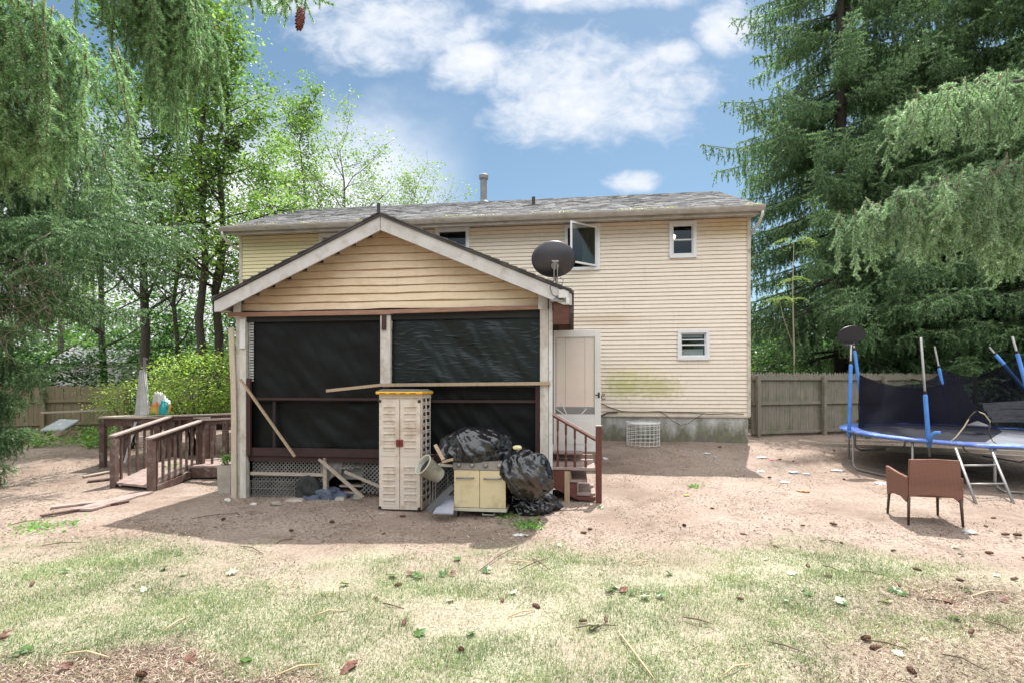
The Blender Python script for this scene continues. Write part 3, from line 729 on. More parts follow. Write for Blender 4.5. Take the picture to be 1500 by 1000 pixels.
# bowed peeling board on the left post
mb = MB(); xs = [pp(348, y, -.05) for y in (480, 520, 560, 600, 660, 734)]; off = [-.05, -.035, -.01, .0, .0, .0]
for k in range(5):
    a_, b_ = xs[k], xs[k + 1]; mb.bar((A0 + off[k], -.07, a_[2]), (A0 + off[k + 1], -.07, b_[2] - .004), .025, .09, up=(1, 0, 0))
mb.build('peeling_board', wood('peeling_pale_board', (.50, .44, .36), (.36, .28, .2), axis=2), porch)
# lattice skirting
M['lattice'] = mat('grey_lattice', (.22, .205, .19), (.09, .085, .078), .8, 4, bmp=.1)
def lattice(a0, a1, z0, z1, b, pitch=.07, w=.02, m=None):
    mb = MB(); W_, H_ = a1 - a0, z1 - z0
    for sgn, bb in ((1, b), (-1, b + .008)):
        t = -H_
        while t < W_:
            x0, y0, x1, y1 = t, 0, t + H_, H_
            if x0 < 0: y0 = -x0; x0 = 0
            if x1 > W_: y1 = H_ - (x1 - W_); x1 = W_
            if x1 - x0 > .02:
                pa, pb = (a0 + x0, bb, z0 + y0), (a0 + x1, bb, z0 + y1)
                if sgn < 0: pa, pb = (a1 - x0, bb, z0 + y0), (a1 - x1, bb, z0 + y1)
                mb.bar(pa, pb, .006, w)
            t += pitch
    mb.box(a0 - .02, a1 + .02, b - .014, b + .02, z1, z1 + .035)
    return mb.build('lattice_panel', m or M['lattice'], porch)
lattice(A0 + .22, -3.1, .0, .70, .1)
lattice(-3.1, -2.62, .50, .70, .1)
lattice(pp(530, 700, .1)[0], pp(556, 700, .1)[0], .12, .72, .1)
lattice(-1.3, ar - .1, .1, .66, .1)
mb = MB(); mb.quad((A0 + .1, 3, -.1), (A1, 3, -.1), (A1, 3, DZ - .1), (A0 + .1, 3, DZ - .1)); mb.quad((A0 + .1, .1, -.1), (A0 + .1, 3, -.1), (A0 + .1, 3, DZ - .1), (A0 + .1, .1, DZ - .1)); mb.quad((A1 - .06, .1, -.1), (A1 - .06, 3, -.1), (A1 - .06, 3, DZ - .1), (A1 - .06, .1, DZ - .1)); mb.build('crawlspace_light_block', M['dark'], porch)  # added dark sheets stop stray light and keep the space below black
mb = MB(); mb.box(-3.12, -3.06, .02, .1, gz(-3, 8.3) - .05, .7); mb.box(A0 + .22, -3.1, .03, .09, .39, .44); mb.build('lattice_frame', M['grey_board'], porch)
# ---------------------------------------------------------------- open storm door of the porch
dl, db = .615, .85
a1_, dz0, dz1 = 1.415, .765, 2.82
mb = MB(); s = .105; g0 = pp(814, 494, db)[2]; g1 = pp(814, 606, db)[2]
mb.box(dl, dl + .03, db - .02, db + .02, dz0, dz1); mb.box(a1_ - s, a1_, db - .02, db + .02, dz0, dz1)
mb.box(dl + .03, a1_ - s, db - .02, db + .02, g0, dz1); mb.box(dl + .03, a1_ - s, db - .02, db + .02, dz0, g1)
M['door_white'] = mat('white_door', (.66, .64, .62), (.58, .56, .54), .5, 2, bmp=.06)
door = mb.build('screen_door', M['door_white'], porch, bevel=.004)
mb = MB(); mb.box(dl + .06, a1_ - s - .03, db - .026, db - .021, dz0 + .12, g1 - .1); mb.build('kick_panel', M['door_white'], door, bevel=.004)
mb = MB(); mb.quad((dl + .03, db - .006, g1), (a1_ - s, db - .006, g1), (a1_ - s, db - .006, g0), (dl + .03, db - .006, g0)); mb.build('pane', M['clear'], door)
mb = MB(); z = g1 + .13
while z < g0 - .03: mb.add([(dl + .04, db + .001, z), (a1_ - s - .012, db + .001, z), (a1_ - s - .012, db + .013, z + .026), (dl + .04, db + .013, z + .026)], [(0, 1, 2, 3)]); z += .026
M['pink_blind'] = mat('pinkish_blind', (.88, .74, .66), (.84, .68, .60), .8, 3, bmp=0)
bl = mb.build('blind', M['pink_blind'], door)
for xx in (dl + .05, dl + .2, dl + .53): mb = MB(); mb.box(xx, xx + .006, db - .0022, db - .0005, g1 + .1, g0); mb.build('blind_cord', M['pale_blind'], bl)
mb = MB(); mb.quad((dl + .03, db + .016, g1), (a1_ - s, db + .016, g1), (a1_ - s, db + .016, g0), (dl + .03, db + .016, g0)); mb.build('blind_backing', M['pale_blind'], door)
mb = MB(); mb.box(dl + .035, a1_ - s - .003, db + .0, db + .014, g1 + .01, g1 + .11); mb.build('blind_gap', mat('grey_shade', (.22, .22, .22), None, .9, bmp=0), door)
mb = MB(); mb.bar((dl + .05, db - .012, g1 + .09), (dl + .2, db - .012, g1 - .02), .006, .016); mb.bar((dl + .13, db - .016, g1 + .2), (dl + .25, db - .016, g1 - .05), .006, .016); mb.bar((dl + .45, db - .014, g1 - .02), (dl + .56, db - .012, g1 + .1), .006, .016); mb.build('broken_slat', M['vinyl'], door)
hx_, hzz = a1_ - .035, pp(877, 578, db)[2]
mb = MB(); mb.box(hx_ - .015, hx_ + .015, db - .03, db - .021, hzz - .045, hzz + .045); mb.tube([(hx_, db - .03, hzz), (hx_, db - .07, hzz), (hx_ - .06, db - .075, hzz)], .012, 8); mb.build('handle', M['black_plastic'], door)
mb = MB(); mb.box(A1 - .06, A1 - .0, .62, .78, DZ, 2.86); mb.box(A1 - .06, A1, .78, .835, DZ, 2.86); mb.build('door_jamb', M['post_paint'], porch)
# ================================================================ STEPS
steps = thing('porch_steps', 'red stained wooden steps with turned balusters below the open storm door', 'steps', tuple(to_world(.65, .1, 0, PD)), TH)
O = Vector((.65, .1, 0))
def st(a, b, z): return Vector((a, b, z)) - O
na = pp(877, 640, -.02)[0]; zr1 = pp(874, 641, -.02)[2]; zr0 = pp(808, 603, -.02)[2]; zt = pp(820, 683, -.02)[2]
gs = gz(1.0, 7.8)
mb = MB(); p = st(na - .045, -.065, gs - .05); q = st(na + .045, .025, pp(877, 624, -.02)[2]); mb.box(p.x, q.x, p.y, q.y, p.z, q.z)
nw = mb.build('newel_post', M['red_post'], steps, bevel=.006)
mb = MB(); mb.box(p.x - .004, q.x + .004, p.y - .004, q.y + .004, q.z, q.z + .018); mb.build('newel_cap', M['grey_board'], nw)
a_l = pp(806, 603, -.02)[0]
mb = MB(); mb.bar(st(a_l, -.02, zr0), st(na - .05, -.02, zr1), .06, .035); mb.build('handrail', wood('pinkish_handrail', (.42, .30, .27), (.27, .17, .15), axis=0), steps)
mb = MB(); mb.bar(st(a_l, -.02, zr0 - .035), st(na - .05, -.02, zr1 - .035), .035, .03); mb.build('under_rail', M['red_post'], steps)
for k, px in enumerate((817, 829, 842, 858)):
    a = pp(px, 650, -.02)[0]; ztop = zr0 + (zr1 - zr0) * (a - a_l) / (na - .05 - a_l) - .045; h = ztop - zt
    mb = MB(); prof = [(.020, 0), (.020, h * .2), (.011, h * .23), (.018, h * .32), (.011, h * .4), (.016, h * .6), (.010, h * .72), (.018, h * .78), (.018, h)]
    mb.lathe(prof, st(a, -.02, zt), 10); mb.build('baluster', M['red_post'], steps, smooth=False)
mb = MB(); u = st(a_l, -.06, zt - .04); v = st(na - .05, .92, zt); mb.box(u.x, v.x, u.y, u.y + .26, u.z, v.z); mb.box(u.x, v.x, u.y + .27, v.y, u.z, v.z); mb.build('tread', M['deck_board'], steps, bevel=.004)
a_m = pp(845, 700, 0)[0]
mb = MB(); u = st(pp(834, 700, 0)[0], .0, zt - .24); v = st(a_m + .16, .9, zt - .2); mb.box(u.x, v.x, u.y, v.y, u.z, v.z); mb.build('tread', M['deck_board'], steps, bevel=.004)
mb = MB(); u = st(a_m, .0, zt - .44); v = st(na - .05, .9, zt - .4); mb.box(u.x, v.x, u.y, v.y, u.z, v.z); mb.build('tread', M['deck_board'], steps, bevel=.004)
mb = MB(); u = st(a_l, .0, zt + .12); v = st(a_m + .1, .9, zt + .15); mb.box(u.x, v.x, u.y + .55, v.y + .1, u.z, v.z)
u = st(a_l, .95, zt - .0); v = st(na - .06, 1.0, zt + .07); mb.box(u.x, v.x, u.y, v.y, u.z, v.z); mb.build('tread', M['deck_board'], steps)
for yy in (-.045, .88):
    mb = MB(); poly = [st(a_l, yy, zt - .045), st(pp(834, 700, 0)[0], yy, zt - .045), st(pp(834, 700, 0)[0], yy, zt - .25), st(a_m, yy, zt - .25), st(a_m, yy, zt - .45), st(na - .05, yy, zt - .45), st(na - .05, yy, gs + .03), st(a_m, yy, gs + .05), st(a_l, yy, zt - .3)]
    mb.prism(poly, (0, .04, 0)); mb.build('stringer', M['red_post'], steps)
mb = MB(); u = st(pp(827, 700, 0)[0], -.055, gs - .02); v = u + Vector((.08, .08, zt - gs - .04)); mb.box(u.x, v.x, u.y - .005, v.y, u.z, v.z); mb.build('leg', M['tan_board'], steps)
mb = MB(); u = st(pp(834, 700, .0)[0] + .01, .0, zt - .2); mb.box(u.x, u.x + .02, u.y, u.y + .88, u.z, u.z + .155); u = st(a_m + .005, .0, zt - .4); mb.box(u.x, u.x + .02, u.y, u.y + .88, u.z, u.z + .155); mb.build('riser', M['deck_board'], steps)
# ================================================================ SATELLITE DISH
dc = Vector(P(811, 380, 7.62)); base = Vector(P(818, 439, 7.58))
dish = thing('satellite_dish', 'dark round satellite dish on a mast at the porch roof corner', 'satellite dish', tuple(base))
ax = Vector((-.12, .93, .34)).normalized()
M['dish'] = mat('dark_dish_paint', (.035, .032, .04), (.022, .02, .026), .38, 3, bmp=.03)
mb = MB(); prof_f = []; Rd = .335; n = 9
q = Vector((0, 0, 1)).rotation_difference(ax)
def dishv(r, th, back):
    x, y = r * math.cos(th), r * .8 * math.sin(th); z = -.10 * (1 - (r / Rd) ** 2) - (.008 if back else 0)
    zx = Vector((0, 0, 1)).cross(ax).normalized(); zy = ax.cross(zx)
    return zx * x + zy * y + ax * z
rings = [Rd * k / n for k in range(1, n + 1)]; seg = 40; vs = []; fs = []
for back in (True, False):
    vs.append(dc - base + dishv(0, 0, back))
    for r in rings: vs += [dc - base + dishv(r, 2 * math.pi * k / seg, back) for k in range(seg)]
o2 = 1 + n * seg
for k in range(seg):
    l = (k + 1) % seg
    fs.append((0, 1 + k, 1 + l)); fs.append((o2, o2 + 1 + l, o2 + 1 + k))
    for i in range(n - 1):
        a = 1 + i * seg; b = a + seg
        fs.append((a + k, b + k, b + l, a + l)); fs.append((o2 + a + k, o2 + a + l, o2 + b + l, o2 + b + k))
    a = 1 + (n - 1) * seg; fs.append((a + k, o2 + a + k, o2 + a + l, a + l))
mb.add(vs, fs); rfl = mb.build('reflector', M['dish'], dish, smooth=True)
bk = dc - base + dishv(.04, -math.pi / 2, True); mtop = Vector(P(813.5, 408, 7.55)) - base
mb = MB(); mb.lathe([(.055, -.0), (.058, .03), (.03, .035)], dc - base + dishv(.1, -math.pi / 2, True) - ax * .045, 16, axis=ax)
br0 = dc - base + dishv(.1, -math.pi / 2, True) - ax * .05
mb.bar(br0 + Vector((-.02, 0, .03)), mtop + Vector((-.02, 0, -.05)), .012, .07, up=(0, 1, 0)); mb.bar(br0 + Vector((.03, 0, .03)), mtop + Vector((.03, 0, -.05)), .012, .07, up=(0, 1, 0))
mb.bar(br0 + Vector((-.05, 0, .07)), br0 + Vector((.05, 0, .07)), .02, .025); mb.build('bracket', M['steel'], dish)
mb = MB(); mb.tube([mtop + Vector((.005, 0, .02)), Vector((.005, 0, .12)), Vector((0, .02, .02))], .02, 10); mb.build('mast', M['steel'], dish, smooth=True)
mb = MB(); mb.prism([(-.09, -.03, -.02), (.09, -.03, -.02), (.03, -.03, .06), (-.03, -.03, .06)], (0, .06, 0)); mb.box(-.12, .1, -.05, .08, -.035, -.02); mb.build('mount_foot', M['steel'], dish)
mb = MB(); pc = [(-.02, -.03, .30), (-.09, -.05, .26), (-.13, -.05, .16), (-.09, -.04, .06), (-.03, -.05, .03), (.02, -.05, -.0), (.07, -.06, .01)]; mb.tube(pc, .006, 6)
mb.tube([(.02, -.03, .32), (.07, -.05, .28), (.05, -.05, .22), (.02, -.04, .15), (.03, -.05, .02), (.09, -.06, -.03)], .005, 6); mb.build('cable', M['black_plastic'], dish, smooth=True)
# white junction pieces on the eave corner
mb = MB(); c = Vector(P(825, 432, 7.55)); mb.box(c.x - .07, c.x + .08, c.y - .03, c.y + .03, c.z - .05, c.z + .07); mb.box(c.x + .04, c.x + .09, c.y - .035, c.y + .03, c.z - .14, c.z - .05)
tag(mb.build('flashing_bracket', M['white_trim']), 'bent white flashing at the porch eave corner beside the satellite dish foot', 'flashing')
# ================================================================ STORAGE CABINET
g = G(598, 747)
cab = thing('storage_cabinet', 'tall beige plastic storage cabinet with yellow rimmed lid in front of the porch', 'cabinet', (P(555.5, 747, 7.5).x, 7.48, gz(-1.6, 7.5)), TH)
H = 1.70; Wd = .635
M['resin'] = mat('beige_resin', (.60, .52, .445), (.53, .455, .385), .55, 2, bmp=.08, dirt=((.34, .23, .15), 2.2))
mb = MB(); mb.box(0, Wd, .03, .5, .02, H)
for k in range(15):
    z = .12 + k * .105
    mb.box(Wd, Wd + .016, .09, .21, z - .012, z); mb.box(Wd, Wd + .016, .25, .43, z - .012, z); mb.box(Wd, Wd + .016, .225, .235, z - .05, z + .05)
mb.box(-.006, Wd + .006, .02, .5, H - .06, H); body = mb.build('body', M['resin'], cab, bevel=.004)
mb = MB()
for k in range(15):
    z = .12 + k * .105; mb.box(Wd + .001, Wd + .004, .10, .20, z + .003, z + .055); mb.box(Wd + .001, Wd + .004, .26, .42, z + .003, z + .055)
mb.build('side_recess_shade', M['black_plastic'], body)  # black boxes stand in for the shade inside deep side recesses
M['red_handle'] = mat('dark_red_plastic', (.16, .012, .014), None, .4, bmp=0)
for sg in (0, 1):
    x0, x1 = (.006, Wd / 2 - .004) if sg == 0 else (Wd / 2 + .004, Wd - .012)
    mb = MB(); mb.box(x0, x1, -.005, .03, .03, H - .07)
    mb.box(x0 + .004, x1 - .004, -.009, -.005, .80, H - .11); mb.box(x0 + .004, x1 - .004, -.009, -.005, .06, .76)
    xc = (x0 + x1) / 2 + (.0 if sg else -.0); 
    for k in range(13):
        z = (.115 + k * .098) if k < 6 else (.885 + (k - 6) * .098)
        if k < 2: pass
        # recessed-looking grips: a frame round a sunken slot
        h = .042
        mb.box(xc - .088, xc + .088, -.026, -.009, z + h, z + h + .012); mb.box(xc - .088, xc + .088, -.014, -.009, z - .008, z)
        mb.box(xc - .085, xc - .077, -.016, -.009, z, z + h); mb.box(xc + .077, xc + .085, -.016, -.009, z, z + h)
    d = mb.build('door', M['resin'], cab, bevel=.003)
    hx = (x1 - .022) if sg == 0 else (x0 + .024)
    mb = MB(); mb.box(hx - .024, hx + .024, -.03, -.009, .945, 1.045); mb.build('handle', M['red_handle'], d, bevel=.006)
    mb = MB()
    for zc in (H - .1, .05):
        xx = x0 + .012 if sg == 0 else x1 - .012
        mb.box(xx - .022, xx + .022, -.014, -.006, zc - .02, zc + .02)
    mb.build('hinge', M['black_plastic'], d)
M['yellow'] = mat('yellow_plastic', (.75, .40, .02), (.62, .33, .02), .5, 5, bmp=.05)
mb = MB(); mb.box(-.035, Wd + .035, -.05, .53, H + .0, H + .045); lid = mb.build('lid_rim', M['yellow'], cab, bevel=.015)
mb = MB(); mb.prism([(-.03, -.045, H + .045), (Wd + .03, -.045, H + .045), (Wd - .05, -.045, H + .075), (.05, -.045, H + .075)], (0, .56, 0)); mb.build('lid', mat('grey_lid', (.16, .16, .17), None, .6, bmp=.1), cab, bevel=.008)
mb = MB()
for k in range(4): mb.box(.03 + k * .15, .12 + k * .15, -.054, -.05, H + .012, H + .02)
mb.build('lid_slot', M['black_plastic'], cab)
# ================================================================ GRILL UNDER BAGS
gd = 7.15; gl_ = P(665, 752, gd)
grill = thing('gas_grill', 'beige two door gas grill cart buried under a black plastic bag', 'grill', (gl_.x, gl_.y, gz(gl_.x, gl_.y)), TH - .02)
gw = .73
M['beige_paint'] = mat('beige_enamel', (.62, .52, .33), (.55, .44, .26), .45, 3, bmp=.06, dirt=((.35, .25, .13), 3))
mb = MB(); mb.box(.01, gw - .01, .03, .5, .09, .64); mb.build('cart', M['black_plastic'], grill)
for x0, x1 in ((0, gw * .5 - .003), (gw * .5 + .003, gw)):
    mb = MB(); mb.box(x0, x1, 0, .028, .135, .655); dd = mb.build('door', M['beige_paint'], grill, bevel=.005)
    mb = MB(); xc = (x0 + x1) / 2 + (.0 if x0 else -.02); mb.tube([(xc - .12, 0, .545), (xc - .12, -.03, .545), (xc + .12, -.03, .55), (xc + .12, 0, .55)], .011, 8); mb.build('handle', M['steel'], dd, smooth=True)
mb = MB(); mb.box(-.005, gw + .012, -.012, .5, .085, .128); mb.build('bottom_rail', mat('cream_rail', (.5, .46, .36), None, .5), grill, bevel=.004)
mb = MB(); mb.prism([(-.015, -.01, .66), (-.015, .02, .775), (-.015, .5, .775), (-.015, .5, .66)], (gw - .02, 0, 0)); mb.build('control_panel', mat('brown_grey_panel', (.20, .17, .14), (.13, .11, .09), .4, 4), grill, bevel=.004)
for k in range(4):
    mb = MB(); mb.lathe([(.028, 0), (.03, .012), (.02, .03), (.012, .032)], (.07 + k * .19, .005, .72), 14, axis=(0, -1, .2)); mb.build('knob', M['steel'], grill, smooth=True)
for x in (.05, gw - .05):
    mb = MB(); mb.lathe([(.035, -.015), (.045, -.012), (.045, .012), (.035, .015)], (x, .06, .045), 14, axis=(1, 0, 0)); mb.box(x - .02, x + .02, .04, .08, .06, .09); mb.build('caster', M['black_plastic'], grill)
mb = MB(); mb.box(-.26, -.01, .06, .46, .68, .72); mb.build('side_shelf', mat('cream_shelf', (.5, .46, .38), None, .5), grill, bevel=.006)
mb = MB(); mb.tube([(.42, -.05, .075), (.42, -.06, .055), (.58, -.06, .055), (.58, -.05, .075)], .009, 6); mb.build('pull_bar', M['steel'], grill)
def bagmat(name, c, s=1.9, ro=.2):
    m, nt, b = newmat(name); b.inputs['Base Color'].default_value = (*c, 1); b.inputs['Roughness'].default_value = ro; b.inputs['Specular IOR Level'].default_value = .8
    tc = N(nt, 'ShaderNodeTexCoord'); mp = N(nt, 'ShaderNodeMapping'); mp.inputs['Rotation'].default_value = (.3, .6, .2); nt.links.new(tc.outputs['Object'], mp.inputs[0])
    w = N(nt, 'ShaderNodeTexWave'); w.inputs['Scale'].default_value = s; w.inputs['Distortion'].default_value = 9; w.inputs['Detail'].default_value = 2.5; w.inputs['Detail Scale'].default_value = 1.3; w.inputs['Detail Roughness'].default_value = .55
    nt.links.new(mp.outputs[0], w.inputs['Vector']); bump(nt, w.outputs['Fac'], b, 1.0, .022); return m
M['bag'] = bagmat('shiny_black_plastic', (.010, .010, .013)); M['bag_brown'] = bagmat('brown_black_plastic', (.022, .013, .009), 1.4, .26)
def blob(name, c, rad, seed, mats, amp=.18, low=None, n=110, parent=None, rot=0, squash=.0, matfn=None, fine=1.0):
    V = []; k = n // 2
    for j in range(k + 1):
        th = math.pi * j / k
        for i in range(n):
            ph = 2 * math.pi * i / n
            d = Vector((math.sin(th) * math.cos(ph), math.sin(th) * math.sin(ph), math.cos(th)))
            q = d * 1.6 + Vector((seed, seed * .7, 0))
            fo = 1 - 2.2 * abs(mn.noise(Vector((d.x * 3.2 + seed, d.y * 3.2, d.z * 1.1)) + .6 * mn.noise_vector(q)))
            r = 1 + amp * (mn.noise(q) * 1.1 + .55 * fo * fine + .22 * (1 - 2 * abs(mn.noise(q * 3.6))))
            p = Vector((d.x * rad[0] * r, d.y * rad[1] * r, d.z * rad[2] * r))
            p.rotate(Matrix.Rotation(rot, 3, 'Y'))
            if low is not None and p.z < low: p.z = low + (p.z - low) * squash
            V.append(p)
    Fc = []; mi = []
    for j in range(k):
        for i in range(n):
            l = (i + 1) % n; f = (j * n + i, (j + 1) * n + i, (j + 1) * n + l, j * n + l); Fc.append(f)
            mi.append(matfn((V[f[0]] + V[f[2]]) / 2) if matfn else 0)
    me = mesh_np(name, [tuple(v) for v in V], Fc, mats, mi, smooth=True); o = link(name, me, parent); o.location = c; return o
c = P(697, 661, 7.42)
tag(blob('plastic_sheet', c, (.52, .33, .36), 4.2, M['bag'], .17, low=-.10, squash=.15, fine=.25), 'shiny black plastic bag heaped over the top of the beige grill', 'plastic bag')
c = P(772, 694, 7.15)
tag(blob('trash_bag', c, (.37, .28, .34), 9.4, [M['bag'], M['bag_brown']], .17, fine=.3, rot=R(30), matfn=lambda p: 1 if (-.22 < p.x < .2 and -.22 < p.z < .14 and p.y < 0 and mn.noise(p * 5) > -.35) else 0), 'black and brown bulging trash bag leaning on the porch right post', 'trash bag')
c = P(792, 728, 7.3)
tag(blob('loose_bag', (c.x - .1, c.y + .1, gz(c.x, c.y) + .12), (.34, .25, .2), 14.4, M['bag'], .3, low=-.12), 'black bag crumpled on the ground underneath the brown trash bag', 'trash bag')
c = P(758, 655, 7.0)
tag(blob('sponge', c, (.055, .04, .03), 2.1, mat('pale_yellow_foam', (.62, .58, .36), (.5, .45, .25), .9, 20, bmp=.5), .2, n=24), 'small pale yellow sponge lying on top of the brown trash bag', 'sponge')
# tipped bucket with its mouth towards the left
def frame_from(ax_):
    ax_ = Vector(ax_).normalized(); return Vector((0, 0, 1)).rotation_difference(ax_)
bk = thing('bucket', 'tipped dirty white bucket wedged between storage cabinet and grill', 'bucket', tuple(P(630, 683, 7.1) + Vector((.03, 0, -.06))))
ax_ = Vector((-.62, -.45, .55)).normalized()
mb = MB(); mb.lathe([(.10, -.14), (.105, -.13), (.15, .17), (.158, .17), (.158, .185), (.14, .185), (.135, .17), (.095, -.11), (.02, -.11)], (0, 0, 0), 28, axis=ax_)
mb.build('shell', mat('dirty_white_plastic', (.52, .50, .43), (.30, .28, .22), .6, 7, dirt=((.1, .09, .07), 7)), bk, smooth=True)
mb = MB(); mb.lathe([(.12, .1), (.125, .11), (.02, .112)], (0, 0, 0), 24, axis=ax_); mb.build('dark_inside', M['dark'], bk)
q = frame_from(ax_)
mb = MB(); mb.tube([q @ Vector((.16 * math.cos(t), .16 * math.sin(t) * 1.0, .15 - .1 * math.sin(t))) for t in np.linspace(0, math.pi, 14)], .004, 6); mb.build('bail_handle', M['steel'], bk)
mb = MB(); mb.bar(P(638, 652, 7.12), P(650, 674, 7.02), .05, .09, up=(0, -1, .4)); mb.bar(P(648, 676, 7.0), P(664, 672, 7.0), .07, .03)
tag(mb.build('short_plank', M['tan_board'], bevel=.003), 'short pale plank propped on the grill side shelf by the cabinet', 'plank')
mb = MB(); mb.prism([P(634, 752, 6.9), P(664, 753, 6.9), P(666, 727, 7.3), P(652, 727, 7.3)], (0, 0, .02))
tag(mb.build('blue_sheet', mat('blue_grey_panel', (.30, .31, .36), (.22, .23, .27), .5, 4), bevel=.002), 'flat blue grey panel lying at the foot of the grill', 'panel')
mb = MB(); mb.prism([P(624, 744, 7.0), P(629, 752, 6.96), P(665, 716, 7.15), P(662, 707, 7.2)], (0, .02, .004))
tag(mb.build('black_board', mat('black_panel', (.03, .03, .034), (.02, .02, .022), .4, 4), bevel=.002), 'black panel leaning slantwise between cabinet and grill', 'panel')
mb = MB(); a_ = P(630, 700, 7.4)
for k in range(3): mb.tube([(a_.x + .04 * k, 7.4, gz(a_.x, 7.4)), (a_.x + .04 * k, 7.4, .75)], .008, 6)
mb.tube([(a_.x, 7.4, .1), (a_.x + .25, 7.45, .1), (a_.x + .25, 7.45, .6)], .008, 6); mb.tube([(a_.x, 7.4, .74), (a_.x + .2, 7.42, .74)], .008, 6)
tag(mb.build('wire_stand', M['steel']), 'thin metal wire stand in the gap beside the storage cabinet', 'stand')
# ================================================================ JUNK UNDER THE PORCH
p, q = pp(352, 555, -.16), pp(432, 668, -.12)
mb = MB(); mb.bar(to_world(*p, PD), to_world(*q, PD), .045, .03); tag(mb.build('leaning_batten', M['tan_board']), 'long thin batten leaning diagonally across the left porch screen', 'batten')
def ppw(x, y, b): return to_world(*pp(x, y, b), PD)
p, q = ppw(468, 672, .02), ppw(532, 728, -.2); mb = MB(); mb.bar(p, q, .05, .035); mb.build
tag(mb.build('fallen_board', M['grey_board']), 'grey board slanting from the porch skirt down to the dirt', 'board')
crate = thing('pet_crate', 'grey wire pet crate with vertical bars under the left porch corner', 'pet crate', tuple(ppw(398, 736, .05)), TH)
mb = MB(); w, h, dp = .82, .36, .5
for x in np.linspace(-w / 2, w / 2, 26): mb.tube([(x, 0, 0), (x, 0, h)], .004, 5)
for z in (0.01, .12, .24, h): mb.tube([(-w / 2, 0, z), (w / 2, 0, z)], .005, 5)
mb.build('front_grille', M['lattice'], crate)
mb = MB()
for x in (-w / 2, w / 2):
    for z in (0.01, h): mb.tube([(x, 0, z), (x, dp, z)], .005, 5)
    for y in np.linspace(0.05, dp, 10): mb.tube([(x, y, 0), (x, y, h)], .004, 5)
mb.tube([(-w / 2, dp, h), (w / 2, dp, h)], .005, 5); mb.build('side_grille', M['lattice'], crate)
mb = MB(); mb.box(-w / 2, w / 2, 0.02, dp, 0, .015); mb.build('tray', M['black_plastic'], crate)
c = ppw(480, 732, .15)
M['blue_tarp'] = mat('faded_blue_cloth', (.09, .11, .16), (.04, .05, .075), .8, 5, bmp=.4)
tag(blob('tarp', c + Vector((0, 0, .05)), (.34, .2, .14), 3.3, M['blue_tarp'], .35, low=-.1), 'crumpled faded blue tarp on the dirt beneath the porch', 'tarp')
bx = thing('cardboard_box', 'grey open topped box in the dark beneath the porch', 'box', tuple(ppw(514, 702, .2)), TH + .1)
mb = MB(); mb.box(-.2, .2, 0, .3, 0, .012); mb.box(-.2, .2, 0, .01, 0, .3); mb.box(-.2, -.19, .01, .3, 0, .3); mb.box(.19, .2, .01, .3, 0, .3); mb.box(-.2, .2, .29, .3, 0, .3)
mb.build('box_wall', mat('grey_card', (.28, .28, .27), (.2, .2, .19), .9, 5), bx)
mb = MB(); mb.quad((-.2, 0, .3), (.2, 0, .3), (.22, -.1, .22), (-.18, -.11, .2)); mb.build('flap', mat('grey_flap', (.3, .3, .29), None, .9), bx)
sc = MB()
for k in range(3): sc.box(-.19, .19, -.005 + .0, .3, -.34 + k * .11, -.31 + k * .11)
sc.build('crate_slat', M['grey_board'], bx)
c = ppw(487, 680, .05)
V = []; n = 20
for j in range(n + 1):
    for i in range(n + 1):
        u, v = i / n, j / n; V.append((-.22 + .4 * u * (1 - .15 * v), .02 + .03 * math.sin(u * 14 + v * 2) * v, -.36 * v - .05 * math.sin(u * 6) * v))
Fc = [(j * (n + 1) + i, j * (n + 1) + i + 1, (j + 1) * (n + 1) + i + 1, (j + 1) * (n + 1) + i) for j in range(n) for i in range(n)]
o = link('hanging_cloth', mesh_np('hanging_cloth', V, Fc, mat('grey_cloth', (.22, .20, .18), (.14, .12, .11), .9, 6), smooth=True)); o.location = c + Vector((0, 0, .12)); o.rotation_euler.z = TH
tag(o, 'grey cloth hanging from the edge of the porch skirt', 'cloth')
c = ppw(455, 728, .12); 
tag(blob('dark_bundle', c + Vector((0, 0, .12)), (.2, .2, .26), 6.1, mat('dark_grey_fabric', (.03, .03, .03), (.015, .015, .015), .9, 6), .3, low=-.2, fine=.2), 'dark grey bundle stuffed under the porch beside the wire crate', 'bundle')
mb = MB(); w0 = ppw(412, 742, -.25); mb.prism([w0 + Vector((-.2, -.1, 0)), w0 + Vector((.24, -.12, 0)), w0 + Vector((.26, .12, .03)), w0 + Vector((-.1, .15, .05))], (0, 0, .015))
tag(mb.build('green_sheet', mat('dull_green_sheet', (.07, .12, .10), (.05, .08, .07), .7, 5)), 'flat dull green sheet on the dirt before the wire crate', 'sheet')
for (x, y, b_, w_, h_, tilt, c_, nm, lab) in ((447, 735, .25, .26, .42, .05, (.17, .165, .16), 'grey_plate', 'upright grey slab under the porch right of the wire crate'), (522, 736, .0, .14, .10, .3, (.3, .28, .25), 'broken_block', 'broken pale block at the foot of the lattice beside the cabinet'), (430, 741, -.22, .30, .03, .1, (.38, .33, .27), 'flat_offcut', 'flat pale offcut lying on the dirt in front of the wire crate'), (497, 739, -.1, .18, .04, .2, (.33, .3, .26), 'flat_offcut', 'small pale offcut lying before the blue tarp')):
    g_ = ppw(x, y, b_); z_g = gz(g_.x, g_.y); mb = MB(); mb.prism([(g_.x - w_ / 2, g_.y, z_g - .01), (g_.x + w_ / 2, g_.y - tilt * .1, z_g - .01), (g_.x + w_ / 2 - .03, g_.y + tilt * .2, z_g + h_), (g_.x - w_ / 2 + .02, g_.y + tilt * .2, z_g + h_ * .85)], (0, .06 if h_ > .08 else .16, 0))
    tag(mb.build(nm, mat(nm, c_, tuple(v * .6 for v in c_), .9, 5, bmp=.3), bevel=.004), lab, nm.split('_')[1])
